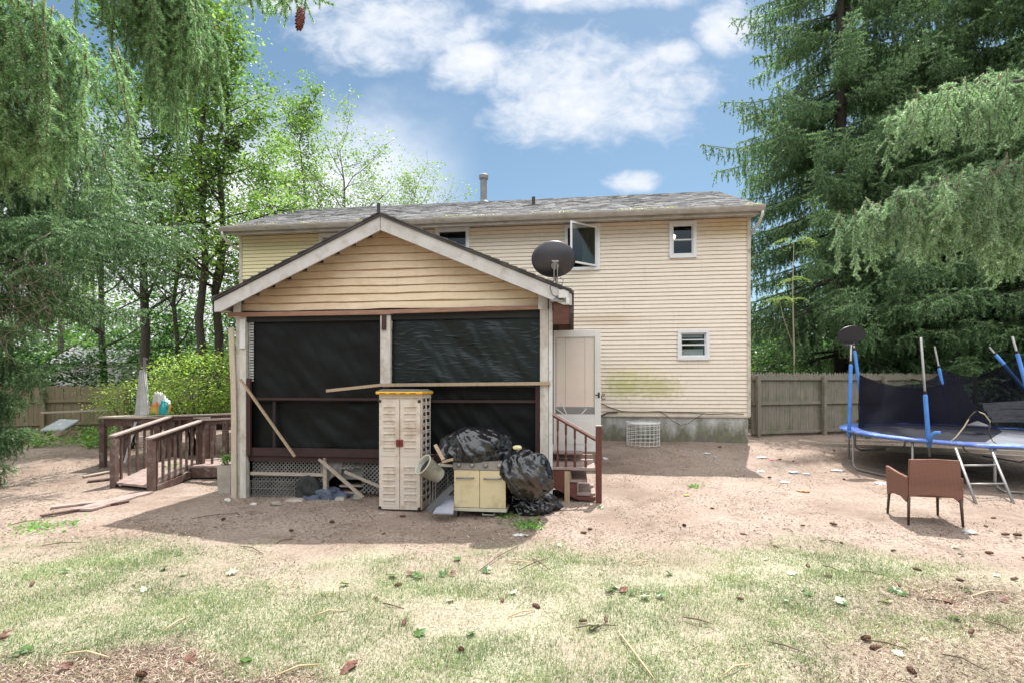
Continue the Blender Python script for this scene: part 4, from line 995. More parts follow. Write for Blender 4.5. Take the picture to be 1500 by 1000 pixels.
mb = MB(); mb.bar(ppw(420, 742, -.3) + Vector((0, 0, .02)), ppw(452, 737, -.1) + Vector((0, 0, .05)), .06, .02); tag(mb.build('wood_offcut', M['deck_board']), 'short broken slat on the dirt between the crate and the blue tarp', 'slat')
mb = MB(); mb.bar(ppw(505, 690, .05), ppw(556, 712, .0), .03, .045); tag(mb.build('dangling_board', M['grey_board']), 'thin grey board hanging loose below the porch next to the cabinet', 'board')
# planter at the left post
g = G(329, 722)
pl = thing('planter', 'square pale concrete planter with a small green plant by the left porch post', 'planter', tuple(g + Vector((0, .1, -.02))), TH)
mb = MB(); mb.prism([(-.12, -.1, 0), (.12, -.1, 0), (.135, -.1, .50), (-.135, -.1, .50)], (0, .22, 0)); mb.build('pot', mat('pale_concrete', (.40, .35, .30), (.27, .23, .19), .9, 5, bmp=.3), pl, bevel=.01)
M['herb'] = leafmat('fresh_green_leaf', [(.10, .24, .04), (.16, .33, .07), (.22, .36, .10)], .35)
def herb(o_parent, n, h, w, size, seed, z0=0):
    r = np.random.default_rng(seed); pos = np.stack([r.normal(0, w, n), r.normal(0, w, n), z0 + np.abs(r.normal(h * .55, h * .3, n))], 1)
    V, Fq = leafquads(pos, size, .7, seed); mb = MB()
    me = mesh_np('foliage', V, Fq, M['herb']); o = link('foliage', me, o_parent)
    for k in range(7):
        q = pos[k]; mb.tube([(0, 0, z0), (q[0] * .5, q[1] * .5, z0 + (q[2] - z0) * .6), tuple(q)], .004, 4)
    mb.build('stem', M['herb'], o_parent); return o
herb(pl, 110, .18, .075, .07, 5, .5)
# ================================================================ RAMP WITH RAILINGS
N2 = Vector((-6.34, 9.0, gz(-6.34, 9.0))); N1 = Vector((-7.3, 9.4, gz(-7.3, 9.4)))
E2 = Vector((P(295, 600, 10.3).x, 10.3, .33)); E1 = Vector((P(250, 600, 10.9).x, 10.9, .38)); LR = Vector((-4.75, 10.0, .40))
ramp_o = thing('wooden_ramp', 'brown wooden ramp with baluster railings rising to the porch side', 'ramp', tuple(N2))
def lo(v): return Vector(v) - N2
def rail(pa, pb, za, zb, h=.86, nb=6, posts=(True, True), topm='worn_rail'):
    pa = Vector(pa); pb = Vector(pb); d = (pb - pa); d.z = 0; d.normalize()
    a = Vector((pa.x, pa.y, za + h)); b = Vector((pb.x, pb.y, zb + h))
    m1 = MB(); m1.bar(lo(a - d * .06), lo(b + d * .04), .12, .035); m1.build('handrail', M[topm], ramp_o, bevel=.004)
    m1 = MB(); m1.bar(lo(a - Vector((0, 0, .05))), lo(b - Vector((0, 0, .05))), .035, .075); m1.build('under_rail', M['worn_brown'], ramp_o)
    for k in range(nb):
        t = (k + .8) / (nb + .6); c_ = pa.lerp(pb, t); zt = za + (zb - za) * t
        m1 = MB(); c2 = lo((c_.x, c_.y, 0)); m1.box(c2.x - .018, c2.x + .018, c2.y - .018, c2.y + .018, zt - .02 - N2.z, zt + h - .05 - N2.z); m1.build('baluster', M['worn_brown'], ramp_o, bevel=.002)
    for pt, z, on in ((pa, za, posts[0]), (pb, zb, posts[1])):
        if on:
            m1 = MB(); c2 = lo((pt.x, pt.y, 0)); m1.box(c2.x - .05, c2.x + .05, c2.y - .05, c2.y + .05, gz(pt.x, pt.y) - .08 - N2.z, z + h - .02 - N2.z); m1.build('newel_post', M['worn_brown'], ramp_o, bevel=.005)
rail(N2, E2, N2.z + .08, E2.z, .86, 8); rail(N1, E1, N1.z + .08, E1.z, .86, 7)
rail(E2 + Vector((.02, .02, 0)), LR, E2.z, .42, .86, 5, (False, False))
L2 = Vector((-5.45, 10.15, .4)); m1 = MB(); c2 = lo((L2.x, L2.y, 0)); m1.box(c2.x - .09, c2.x + .09, c2.y - .05, c2.y + .05, 0, 1.2); m1.build('newel_post', M['red_wood'], ramp_o, bevel=.005)
rail(E1, (-4.8, 11.6, .4), E1.z, .44, .86, 11, (False, True))
mb = MB(); n = 12
for k in range(n):
    t0, t1 = k / n, (k + .965) / n
    a0, a1 = N2.lerp(E2, t0), N2.lerp(E2, t1); b0, b1 = N1.lerp(E1, t0), N1.lerp(E1, t1)
    for v, t in ((a0, t0), (a1, t1)): v.z = N2.z + .06 + (.30 - .06) * t
    for v, t in ((b0, t0), (b1, t1)): v.z = N1.z + .06 + (.33 - .06) * t
    mb.prism([lo(a0), lo(a1), lo(b1), lo(b0)], (0, 0, .035))
mb.build('floor_boards', M['deck_board'], ramp_o)
mb = MB()
for k in range(13):
    y = 10.0 + k * .135; mb.box(-6.35 - .07 * k - N2.x, -4.72 - N2.x, y - N2.y, y + .128 - N2.y, .28 - N2.z, .318 - N2.z)
mb.build('landing_boards', M['deck_board'], ramp_o)
mb = MB(); mb.bar(lo((-6.3, 10.02, .18)), lo((-4.75, 9.95, .22)), .04, .18); mb.bar(lo(N2 + Vector((.02, .1, .03))), lo(E2 + Vector((0, 0, -.14))), .04, .12); mb.build('side_joist', M['worn_brown'], ramp_o)
# boards and step on the ground before the ramp
def ground_board(p, q, w, label, m='deck_board', t=.03, name='ground_board', group=None, lift=.02):
    p = Vector(p); q = Vector(q); p.z = gz(p.x, p.y) + lift; q.z = gz(q.x, q.y) + lift
    mb = MB(); mb.bar(p, q, w, t); return tag(mb.build(name, M[m], bevel=.003), label, 'board', group)
ground_board(G(120, 748), G(212, 722), .30, 'wide pinkish board lying flat at the foot of the ramp')
ground_board(G(75, 744), G(172, 733), .16, 'narrow pinkish board on the dirt left of the ramp')
ground_board(G(60, 757), G(188, 735), .07, 'thin dark edged board on the dirt in front of the ramp', 'worn_brown', .03)
ground_board(G(128, 706), G(175, 700), .12, 'worn board poking out beside the ramp left post', 'worn_brown', .03)
ground_board(G(122, 699), G(168, 690), .10, 'second worn board behind the one by the ramp post', 'grey_board', .03)
# workbench-like table behind, with things on it
tb = thing('potting_bench', 'dark weathered bench with grey top behind the ramp railing', 'bench', (-7.55, 11.5, gz(-7.5, 11.5)))
bz = 1.85 - 42 * 11.3 / 750 - gz(-7.5, 11.5)
mb = MB(); mb.box(-1.35, 1.05, -.5, .3, bz - .04, bz); mb.build('bench_top', M['grey_board'], tb, bevel=.004)
mb = MB(); mb.box(-1.3, 1.0, -.46, -.42, bz - .2, bz - .045); mb.build('apron', M['worn_brown'], tb)
for x in (-1.28, -.1, .98):
    for y in (-.44, .24):
        mb = MB(); mb.box(x - .05, x + .05, y - .05, y + .05, -.1, bz - .045); mb.build('leg', M['worn_brown'], tb)
mb = MB(); mb.bar((-.5, -.55, bz - .1), (-.62, -.7, .1), .09, .02); tag(mb.build('white_slat', M['white_trim'], tb), 'white slat leaning on the front')
bt = Vector((-7.55, 11.5, gz(-7.5, 11.5) + bz))
fc = thing('folded_umbrella', 'folded white patio umbrella and chairs standing upright on the bench', 'umbrella', tuple(P(209, 607, 11.4)))
fc.scale = (.85, .85, .85); fc['label'] = 'tall folded white umbrella standing upright behind the orange bag'
mb = MB(); rr = random.Random(2)
for k in range(10):
    a = k / 10 * 2 * math.pi; r0 = .17; r1 = .05
    mb.bar((r0 * math.cos(a), r0 * math.sin(a) * .6, .0), (r1 * math.cos(a), r1 * math.sin(a) * .6, 1.0 + rr.random() * .2), .09, .018, up=(math.cos(a), math.sin(a), 0))
mb.build('canopy_fold', mat('faded_white_cloth', (.60, .60, .60), (.42, .43, .44), .8, 6), fc)
mb = MB(); mb.tube([(.04, 0, .8), (.05, 0, 1.5)], .035, 8); mb.build('pole', M['steel'], fc)
M['bag_print'] = None
m, nt, b = newmat('printed_bag'); tc = N(nt, 'ShaderNodeTexCoord'); sp = N(nt, 'ShaderNodeSeparateXYZ'); nt.links.new(tc.outputs['Object'], sp.inputs[0])
ad = N(nt, 'ShaderNodeMath', operation='MULTIPLY_ADD'); nt.links.new(noise_out(nt, 5, 3), ad.inputs[0]); ad.inputs[1].default_value = .25; nt.links.new(sp.outputs[2], ad.inputs[2])
nt.links.new(ramp(nt, ad.outputs[0], [(.0, (.55, .25, .03)), (.12, (.10, .22, .05)), (.2, (.55, .40, .05)), (.3, (.62, .16, .03)), (.38, (.6, .58, .55))]), b.inputs['Base Color']); b.inputs['Roughness'].default_value = .35
M['bag_print'] = m
o = blob('soil_bag', P(234, 607, 11.25), (.17, .11, .36), 5.5, m, .42, n=50)
o.location.z += .02
for v in o.data.vertices: v.co.z = max(v.co.z, -.02)
tag(o, 'white topped orange and green printed bag on the bench', 'bag')
wc = thing('watering_can', 'small teal plastic bottle jug in front of the printed bag', 'jug', tuple(P(239, 607, 11.05)))
M['teal'] = mat('teal_plastic', (.02, .34, .36), None, .4, bmp=.02)
mb = MB(); mb.lathe([(.07, 0), (.085, .03), (.085, .17), (.05, .23), (.035, .28), (.035, .31)], (0, 0, 0), 18); mb.build('jug_body', M['teal'], wc, smooth=True)
mb = MB(); mb.tube([(.03, 0, .28), (.10, 0, .26), (.11, 0, .17), (.08, 0, .1)], .013, 8); mb.build('handle', M['teal'], wc, smooth=True)
# things in the far left corner
mb = MB(); p = P(88, 632, 14.5); mb.prism([(-.4, -.22, 0), (.3, -.26, .02), (.36, .22, .26), (-.26, .26, .28)], (0, 0, .07)); o = mb.build('cushion', mat('grey_cushion', (.27, .29, .29), (.2, .22, .22), .7, 6), bevel=.03); o.location = (p.x, p.y, gz(p.x, p.y) + .25)
tag(o, 'grey rectangular lid with dark spot lying tilted on the ground cover', 'lid')
mb = MB(); mb.prism([(-.75, -.5, 0), (.1, -.55, 0), (.2, -.3, .25), (-.4, -.25, .25)], (0, .03, 0)); o = mb.build('tan_panel', M['tan_board']); o.location = (p.x - .1, p.y + .1, gz(p.x, p.y))
tag(o, 'tan board slanting under the grey lid by the left fence', 'board')
o = blob('pink_cloth', G(14, 649) + Vector((0, 0, .05)), (.4, .2, .08), 3.7, mat('pink_cloth', (.62, .12, .28), (.5, .08, .2), .8, 6), .4, n=32)
tag(o, 'bright pink cloth crumpled on the ground at the left edge', 'cloth')
# ================================================================ WIRE CAGE AT THE WALL
g = G(942, 652)
wcg = thing('wire_cage', 'low white wire plant cage standing against the house foundation', 'wire cage', tuple(g))
r_ = 23.5 / 750 * g.y; hgt = .56
mb = MB()
for k in range(22):
    a = 2 * math.pi * k / 22; mb.tube([(r_ * math.cos(a), r_ * math.sin(a), 0), (r_ * math.cos(a), r_ * math.sin(a), hgt)], .0055, 5)
mb.build('upright_wires', M['white_wire'], wcg)
rr = random.Random(1)
for k in range(6):
    z = .03 + k * .095; tl = .03 * (rr.random() - .5)
    mb = MB(); mb.tube([(r_ * math.cos(a), r_ * math.sin(a), z + tl * math.cos(a)) for a in np.linspace(0, 2 * math.pi, 32, endpoint=False)], .0065, 5, closed=True); mb.build('hoop', M['white_wire'], wcg)
mb = MB()
for k in range(30):
    a = 2 * math.pi * k / 30; b_ = a + .5; mb.tube([(r_ * math.cos(a), r_ * math.sin(a), hgt - .02), (r_ * 1.04 * math.cos((a + b_) / 2), r_ * 1.04 * math.sin((a + b_) / 2), hgt + .03), (r_ * math.cos(b_), r_ * math.sin(b_), hgt - .02)], .006, 5)
for k in range(12):
    y = -r_ + 2 * r_ * (k + .5) / 12; x = math.sqrt(max(0, r_ * r_ - y * y)); mb.tube([(-x, y, hgt - .02), (x, y, hgt - .01)], .005, 5)
mb.build('top_wires', M['white_wire'], wcg)
mb = MB(); g2 = G(1091, 646); mb.prism([g2 + Vector((-.12, 0, -.02)), g2 + Vector((.1, -.02, -.02)), g2 + Vector((.08, .08, .34)), g2 + Vector((-.15, .1, .33))], (0, .03, 0))
tag(mb.build('loose_slab', mat('grey_slab', (.32, .30, .27), (.24, .22, .2), .9, 5)), 'small grey slab leaning on the foundation at the right house corner', 'slab')
# ================================================================ FENCES
M['picket'] = wood('weathered_grey_picket', (.25, .22, .175), (.14, .12, .093), axis=2, dirt=((.10, .12, .05), 2.5), sc=2.2)
M['picket_l'] = wood('brown_fence_board', (.20, .16, .09), (.11, .085, .05), axis=2, dirt=((.08, .10, .04), 2.5), sc=2.2)
def fence(A, B, h, label, m, seed=1, rails=(.12, .93, 1.62), post_step=2.35, pw=.092, points=True, group=None):
    A = Vector(A); B = Vector(B); L = (B - A).length; ang = math.atan2(B.y - A.y, B.x - A.x)
    t = thing('wooden_fence', label, 'fence', (A.x, A.y, gz(A.x, A.y)), ang, group); z0 = gz(A.x, A.y); rr = random.Random(seed)
    mb = MB(); x = 0
    while x < L:
        w = pw * rr.uniform(.93, 1.03); c_ = A.lerp(B, min(1, x / L)); gzz = gz(c_.x, c_.y) - z0; hh = h + rr.uniform(-.025, .02); y = rr.uniform(-.004, .004)
        lean = rr.uniform(-.008, .008)
        if points: pr = [(x, y, gzz + .03), (x + w, y, gzz + .03), (x + w + lean, y, gzz + hh - .06), (x + w * .72 + lean, y, gzz + hh - .035), (x + w * .5 + lean, y, gzz + hh), (x + w * .28 + lean, y, gzz + hh - .035), (x + lean, y, gzz + hh - .06)]
        else: pr = [(x, y, gzz + .03), (x + w, y, gzz + .03), (x + w + lean, y, gzz + hh), (x + lean, y, gzz + hh)]
        mb.prism(pr, (0, .018, 0)); x += w + rr.uniform(.002, .009)
    mb.build('picket_panel', m, t)
    gB = gz(B.x, B.y) - z0
    for zr in rails:
        mb = MB(); mb.bar((0, -.035, zr), (L, -.035, zr + gB), .05, .085); mb.build('rail', m, t, bevel=.004)
    x = .12
    while x < L:
        c_ = A.lerp(B, x / L); g_ = gz(c_.x, c_.y) - z0; mb = MB(); mb.box(x - .05, x + .05, -.165, -.07, g_ - .1, g_ + h - .1); mb.build('fence_post', m, t, bevel=.004); x += post_step
    return t
fence((6.62, 14.15, 0), (14.5, 16.6, 0), 1.80, 'weathered grey picket fence behind the trampoline', M['picket'], 3)
fence((-16.5, 15.2, 0), (-12.2, 16.3, 0), 1.45, 'brown board fence in shade at the far left of the yard', M['picket_l'], 9, (.3, 1.0), 2.1, .11, False)
fence((-12.3, 17.2, 0), (-7.6, 17.6, 0), 1.75, 'brown board fence behind the yellow green shrub', M['picket_l'], 11, (.3, .9, 1.5), 2.3, .11, False)
mb = MB(); p = P(30, 622, 14.2); q = P(130, 602, 14.6); mb.bar(P(60, 604, 14.7), P(158, 600, 15.3), .06, .05); tag(mb.build('fence_pole', M['grey_board']), 'long grey pole lying across the brown left fence', 'pole')
# ================================================================ TRAMPOLINE
TC = Vector((9.1, 10.25, gz(9, 10.3))); TR = 2.10; rim = .77
tr = thing('trampoline', 'round blue edged trampoline with torn black net and blue padded poles', 'trampoline', tuple(TC))
def tp(deg, r, z): return Vector((r * math.cos(R(deg)), r * math.sin(R(deg)), z + .03 * r * math.sin(R(deg))))
mb = MB(); mb.tube([tp(d, TR, rim) for d in range(0, 360, 6)], .024, 8, closed=True); mb.build('rim_frame', M['steel'], tr, smooth=True)
mb = MB(); vs = [tp(d, TR - .27, rim - .0) for d in range(0, 360, 6)]; n = len(vs); mb.add(vs + [v + Vector((0, 0, -.012)) for v in vs], [tuple(range(n)), tuple(range(2 * n - 1, n - 1, -1))]); mb.build('jump_mat', mat('grey_jump_mat', (.12, .125, .15), (.08, .085, .10), .6, 4), tr)
vs = []; fs = []; n = 72; M['blue_pad'] = mat('blue_vinyl_pad', (.09, .19, .55), (.045, .10, .38), .5, 5, bmp=.5, bscale=14, bdist=.03, dirt=((.22, .28, .5), 6))
for i in range(n):
    d = i * 360 / n; w = .02 * mn.noise(Vector((i * .35, 2, 0))); w2 = .03 * mn.noise(Vector((i * .5, 7, 0)))
    vs += [tp(d, TR - .33, rim + .02 + w), tp(d, TR - .15, rim + .045 + w2), tp(d, TR + .05, rim + .03 + w), tp(d, TR + .045 + w, rim - .01 + w2), tp(d, TR - .33, rim + .005 + w)]
for i in range(n):
    j = (i + 1) % n
    for k in range(4): fs.append((i * 5 + k, j * 5 + k, j * 5 + k + 1, i * 5 + k + 1))
mb = MB(); mb.add(vs, fs); mb.build('safety_pad', M['blue_pad'], tr, smooth=True)
def uleg(d0, d1, r=TR):
    a, b = tp(d0, r, rim), tp(d1, r, rim); z = .03; gA = lambda p: gz(p.x + TC.x, p.y + TC.y) - TC.z
    za, zb = gA(a) + .025, gA(b) + .025
    mb = MB(); e = (b - a); e.z = 0; e.normalize()
    mb.tube([a, Vector((a.x, a.y, za + .14)), Vector((a.x, a.y, za + .06)) + e * .03, Vector((a.x, a.y, za)) + e * .13, Vector((b.x, b.y, zb)) - e * .13, Vector((b.x, b.y, zb + .06)) - e * .03, Vector((b.x, b.y, zb + .14)), b], .021, 8)
    mb.build('leg', M['steel'], tr, smooth=True)
uleg(172, 208); uleg(118, 80); uleg(238, 275); uleg(300, 345); uleg(20, 50)
def pole(foot, top, foam0, foam1):
    foot = Vector(foot); top = Vector(top)
    mb = MB(); mb.tube([foot, top], .019, 8); pl_ = mb.build('net_pole', M['steel'], tr, smooth=True)
    mb = MB(); pts = [foot.lerp(top, t) for t in (foam0, foam0 + .01, (foam0 + foam1) / 2, foam1 - .01, foam1)]; mb.tube(pts, [.026, .035, .036, .035, .026], 10); mb.build('foam_sleeve', M['blue_foam'], pl_, smooth=True)
    mb = MB(); pts = [foot.lerp(top, t) for t in (foam1 + .005, foam1 + .03)]; mb.tube(pts, .027, 8); mb.build('clamp', M['black_plastic'], pl_)
def tl(x, y, d): return P(x, y, d) - TC
PA, PB, PC_, PD_ = tp(168, TR + .05, rim - .25), tp(122, TR + .05, rim - .1), tp(214, TR + .05, rim - .4), tp(52, TR + .05, rim - .1)
# feet follow the photograph's angles
PAf = tl(1243, 672, 10.7); PAt = tl(1247, 499, 10.75)
pole(PAf, PAt, .18, .80)
PBf = tl(1268, 634, 12.0); PBt = tl(1250, 500, 12.1); pole(PBf, PBt, .02, .90)
PCf = tl(1362, 668, 9.1); PCt = tl(1349, 494, 9.1); pole(PCf, PCt, .08, .52)
PDf = tl(1394, 630, 12.0); PDt = tl(1369, 507, 12.0); pole(PDf, PDt, .02, .74)
PEf = tl(1518, 590, 10.9); PEt = tl(1449, 508, 11.2); pole(PEf, PEt, .0, .86)
PFf = tl(1525, 640, 9.8); PFt = tl(1483, 493, 9.9); pole(PFf, PFt, .1, .83)
m, nt, b = newmat('black_netting'); b.inputs['Specular IOR Level'].default_value = .05; b.inputs['Base Color'].default_value = (.010, .010, .018, 1); b.inputs['Roughness'].default_value = .8
tb_ = N(nt, 'ShaderNodeBsdfTransparent'); ms = N(nt, 'ShaderNodeMixShader'); ms.inputs[0].default_value = .82
nt.links.new(tb_.outputs[0], ms.inputs[1]); nt.links.new(b.outputs[0], ms.inputs[2]); nt.links.new(ms.outputs[0], nt.nodes['Material Output'].inputs[0]); M['net'] = m
def net(name, bots, tops, sag, m, nn=26, kk=8, seed=1):
    """bots/tops: lists of matching points; straight spans between with sag of the top edge"""
    V = []; Fc = []; cols = 0
    for s_ in range(len(bots) - 1):
        for i in range(nn + (1 if s_ == len(bots) - 2 else 0)):
            t = i / nn; b0 = bots[s_].lerp(bots[s_ + 1], t); t0 = tops[s_].lerp(tops[s_ + 1], t) - Vector((0, 0, sag[s_] * 4 * t * (1 - t)))
            for k in range(kk + 1):
                p = b0.lerp(t0, k / kk); f = .05 * math.sin(k / kk * math.pi)
                p = p + Vector((f * mn.noise(p * 2 + Vector((seed, 0, 0))), f * mn.noise(p * 2 + Vector((0, seed, 0))), 0)); V.append(p)
            cols += 1
    for c_ in range(cols - 1):
        for k in range(kk): a = c_ * (kk + 1) + k; Fc.append((a, a + kk + 1, a + kk + 2, a + 1))
    return link(name, mesh_np(name, [tuple(v) for v in V], Fc, m, smooth=True), tr)
z_ = rim + .02
bB = [tp(150, TR - .3, z_), tp(118, TR - .25, z_), tp(85, TR - .22, z_), tp(55, TR - .25, z_), tp(25, TR - .25, z_), tp(-8, TR - .3, z_)]
tB = [tl(1259, 548, 11.4), tl(1262, 549, 12.0), tl(1330, 562, 12.1), tl(1384, 541, 12.0), tl(1430, 551, 11.6), tl(1493, 519, 10.4)]
net('safety_net', bB, tB, [.0, .12, .1, .05, .05], M['net'], seed=3)
bF = [tp(150, TR - .3, z_), tp(185, TR - .25, z_), tp(212, TR - .2, z_), tp(236, TR - .3, z_ + .02), tp(243, TR - .3, z_ + .22)]
tF = [tl(1259, 548, 11.4), tl(1300, 562, 10.4), tl(1355, 567, 9.15), tl(1405, 553, 9.0), tl(1427, 601, 8.9)]
net('safety_net', bF, tF, [.02, .03, .03, .0], M['net'], seed=5)
mb = MB(); mb.bar(tl(1428, 551, 11.55), tl(1428, 600, 11.55), .1, .01); mb.build('net_strap', M['black_plastic'], tr)
mb = MB(); mb.tube([tl(1386, 651, 8.9), tl(1400, 640, 8.9), tl(1412, 625, 8.9), tl(1421, 610, 8.9), tl(1430, 601, 8.9), tl(1442, 606, 8.9), tl(1450, 616, 8.9), tl(1448, 632, 8.9), tl(1454, 645, 8.9), tl(1460, 650, 8.9)], .011, 6); mb.build('door_zip', mat('yellowed_cord', (.52, .43, .26), None, .8), tr, smooth=True)
mb = MB(); mb.tube([tl(1362, 648, 8.95), tl(1364, 638, 8.9), tl(1370, 633, 8.85), tl(1378, 633, 8.8)], .03, 8); mb.build('loose_foam', M['blue_foam'], tr, smooth=True)
# ball hoop hung on the left poles
bc = tl(1247, 490, 10.6)
mb = MB(); e = Vector((1, 0, 0)); u = Vector((0, -.35, .94)); nn_ = e.cross(u)
oval = [bc + e * .285 * math.cos(t) + u * .19 * math.sin(t) for t in np.linspace(0, 2 * math.pi, 36, endpoint=False)]
mb.prism(oval, nn_ * .02)
for iy in range(-6, 7):
    for ix in range(-8, 9):
        x = (ix + .5 * (iy % 2)) * .036; y = iy * .031
        if (x / .27) ** 2 + (y / .175) ** 2 < 1:
            mb.lathe([(.013, 0), (.01, .008)], bc + e * x + u * y - nn_ * .0, 6, axis=-nn_)
hb = mb.build('hoop_backboard', M['black_plastic'], tr)
mb = MB(); mb.tube([bc + e * .16 * math.cos(t) + Vector((0, .1 + .14 * math.sin(t), -.2)) for t in np.linspace(0, 2 * math.pi, 20, endpoint=False)], .01, 6, closed=True)
for k in range(6): mb.tube([bc + e * (-.16 + .05 * k) + Vector((0, .0, -.2)), bc + e * (-.15 + .05 * k) + Vector((0, .02, -.28))], .005, 4)
mb.build('hoop_ring', M['black_plastic'], hb)
# ladder against the front rim
la = G(1430, 738); lb = G(1485, 738); ta, tb2 = P(1400, 656, 8.5), P(1451, 655, 8.5)
ld = thing('trampoline_ladder', 'short silver two rung ladder leaning on the trampoline front rim', 'ladder', tuple((la + lb) / 2)); o_ = (la + lb) / 2
for p, q in ((la, ta), (lb, tb2)): mb = MB(); mb.tube([p - o_, q - o_], .021, 8); mb.build('side_rail', M['steel'], ld, smooth=True)
for t in (.34, .67): mb = MB(); mb.tube([la.lerp(ta, t) - o_, lb.lerp(tb2, t) - o_], .017, 8); mb.build('rung', M['steel'], ld, smooth=True)
# lumber and sheet metal behind the trampoline
ground_board(G(1190, 651), G(1500, 664), .14, 'long weathered plank on the ground under the trampoline rear', 'grey_board', .09, 'lumber_plank')
ground_board(G(1240, 646), G(1560, 657), .14, 'long weathered plank lying closest to the picket fence', 'grey_board', .09, 'lumber_plank')
ground_board(G(1300, 660), G(1600, 676), .16, 'long weathered plank lying beneath the trampoline middle', 'grey_board', .08, 'lumber_plank')
ground_board(G(1170, 648), G(1196, 651), .22, 'short chunk of wood on the dirt before the picket fence', 'grey_board', .12, 'wood_chunk')
M['sheet'] = mat('silver_sheet', (.30, .30, .31), (.12, .12, .13), .35, 2, (1, 7, 9), bmp=.4, metal=.5)
for k, (y0, y1, dz) in enumerate(((596, 608, 0), (606, 616, .0), (614, 622, .0))):
    mb = MB(); a = P(1440 + 6 * k, y0, 13.6 - .2 * k); b_ = P(1540, y0 - 6 + 3 * k, 13.2 - .2 * k); mb.bar(a, b_, .03, (y1 - y0) * 13.4 / 750, up=(0, .3, 1))
    tag(mb.build('metal_sheet', M['sheet']), ('top', 'middle', 'lowest')[k] + ' silver sheet of the stack seen behind the trampoline net', 'metal sheet')
mb = MB(); z = gz(11.6, 13.4); mb.box(10.9, 13.2, 13.5, 14.1, z, .72); tag(mb.build('stacked_pallet', M['grey_board']), 'grey wooden stack carrying silver sheets behind the trampoline', 'pallet stack')
mb = MB(); mb.prism([P(1416, 623, 10.2), P(1452, 625, 10.2), P(1432, 617, 10.6)], (0, 0, .02)); tag(mb.build('grey_cushion', mat('pale_grey_cover', (.42, .42, .43), None, .7)), 'pale grey folded cloth resting on the trampoline mat', 'cloth')
# ================================================================ WICKER CHAIR
m, nt, b = newmat('brown_wicker')
wv = N(nt, 'ShaderNodeTexWave'); wv.bands_direction = 'Z'; wv.inputs['Scale'].default_value = 20; wv.inputs['Distortion'].default_value = .6; wv.inputs['Detail'].default_value = 1
tc = N(nt, 'ShaderNodeTexCoord'); nt.links.new(tc.outputs['Object'], wv.inputs['Vector'])
wx = N(nt, 'ShaderNodeTexWave'); wx.bands_direction = 'X'; wx.inputs['Scale'].default_value = 22; nt.links.new(tc.outputs['Object'], wx.inputs['Vector'])
wy = N(nt, 'ShaderNodeTexWave'); wy.bands_direction = 'Y'; wy.inputs['Scale'].default_value = 14; nt.links.new(tc.outputs['Object'], wy.inputs['Vector'])
ad = N(nt, 'ShaderNodeMath', operation='ADD'); nt.links.new(wx.outputs['Fac'], ad.inputs[0]); nt.links.new(wv.outputs['Fac'], ad.inputs[1])
a2 = N(nt, 'ShaderNodeMath', operation='ADD'); nt.links.new(ad.outputs[0], a2.inputs[0]); nt.links.new(wy.outputs['Fac'], a2.inputs[1])
nt.links.new(mixc(nt, ramp(nt, a2.outputs[0], [(.2, (0, 0, 0)), (.9, (1, 1, 1))]), (.055, .022, .014), (.21, .09, .057)), b.inputs['Base Color']); b.inputs['Roughness'].default_value = .5
bump(nt, a2.outputs[0], b, .6, .008); M['wicker'] = m
ch = thing('wicker_chair', 'brown wicker armchair seen from behind beside the trampoline ladder', 'armchair', (5.57, 6.93, gz(5.57, 6.93)), R(-12))
mb = MB(); mb.prism([(-.30, -.26, .36), (-.2, -.26, .385), (0, -.26, .395), (.2, -.26, .375), (.29, -.26, .33), (.31, -.26, .29), (.272, -.285, .86), (.0, -.29, .872), (-.30, -.285, .86)], (0, .045, 0)); mb.build('backrest', m, ch, bevel=.014)
for sg in (-1, 1):
    mb = MB(); x = .31 * sg - (.02 if sg > 0 else .02)
    mb.prism([(x, -.25, .29), (x, -.1, .345), (x, .1, .345), (x, .25, .30), (x, .29, .70), (x, .2, .69), (x, 0, .655), (x, -.25, .63)], (.04, 0, 0)); mb.build('armrest', m, ch, bevel=.012)
mb = MB(); mb.box(-.285, .285, -.21, .26, .36, .43); mb.build('seat', m, ch, bevel=.015)
M['chair_leg'] = mat('dark_brown_leg', (.06, .025, .015), None, .5)
for sx in (-1, 1):
    for sy in (-1, 1):
        mb = MB(); mb.tube([(sx * .295, sy * .25, .36), (sx * .31, sy * .27, 0)], [.02, .015], 8); mb.build('leg', M['chair_leg'], ch, smooth=True)
# ================================================================ PLANTS
def unit(v): return v / np.maximum(np.linalg.norm(v, axis=-1, keepdims=True), 1e-9)
def needle_mesh(p0, p1, per_m, L, w, seed, ang=(35, 65), L_var=.25, flat=0.0):
    """needles standing off the shoots p0->p1; returns vertices and triangles"""
    r = np.random.default_rng(seed); p0 = np.asarray(p0, float); p1 = np.asarray(p1, float)
    ln = np.linalg.norm(p1 - p0, axis=1); n = r.poisson(ln * per_m); idx = np.repeat(np.arange(len(p0)), n); k = len(idx)
    t = r.random(k)[:, None]; pos = p0[idx] + (p1 - p0)[idx] * t; ax = unit(p1 - p0)[idx]
    q = r.normal(size=(k, 3)); q -= (q * ax).sum(1, keepdims=True) * ax; q = unit(q)
    a = np.radians(r.uniform(ang[0], ang[1], k))[:, None]; d = ax * np.cos(a) + q * np.sin(a)
    s = unit(np.cross(d, r.normal(size=(k, 3)))); LL = (L * r.uniform(1 - L_var, 1 + L_var, k))[:, None]
    V = np.stack([pos - s * w * .5, pos + s * w * .5, pos + d * LL], 1).reshape(-1, 3)
    return V, np.arange(3 * k).reshape(-1, 3)
def wood_mesh(name, tubes, mats, parent, n=5):
    """tubes: list of (points, radii)"""
    mb = MB()
    for pts, rs in tubes: mb.tube(pts, list(rs), n)
    return mb.build(name, mats, parent, smooth=True)
CT_ = (1.05, 1.3, .95)
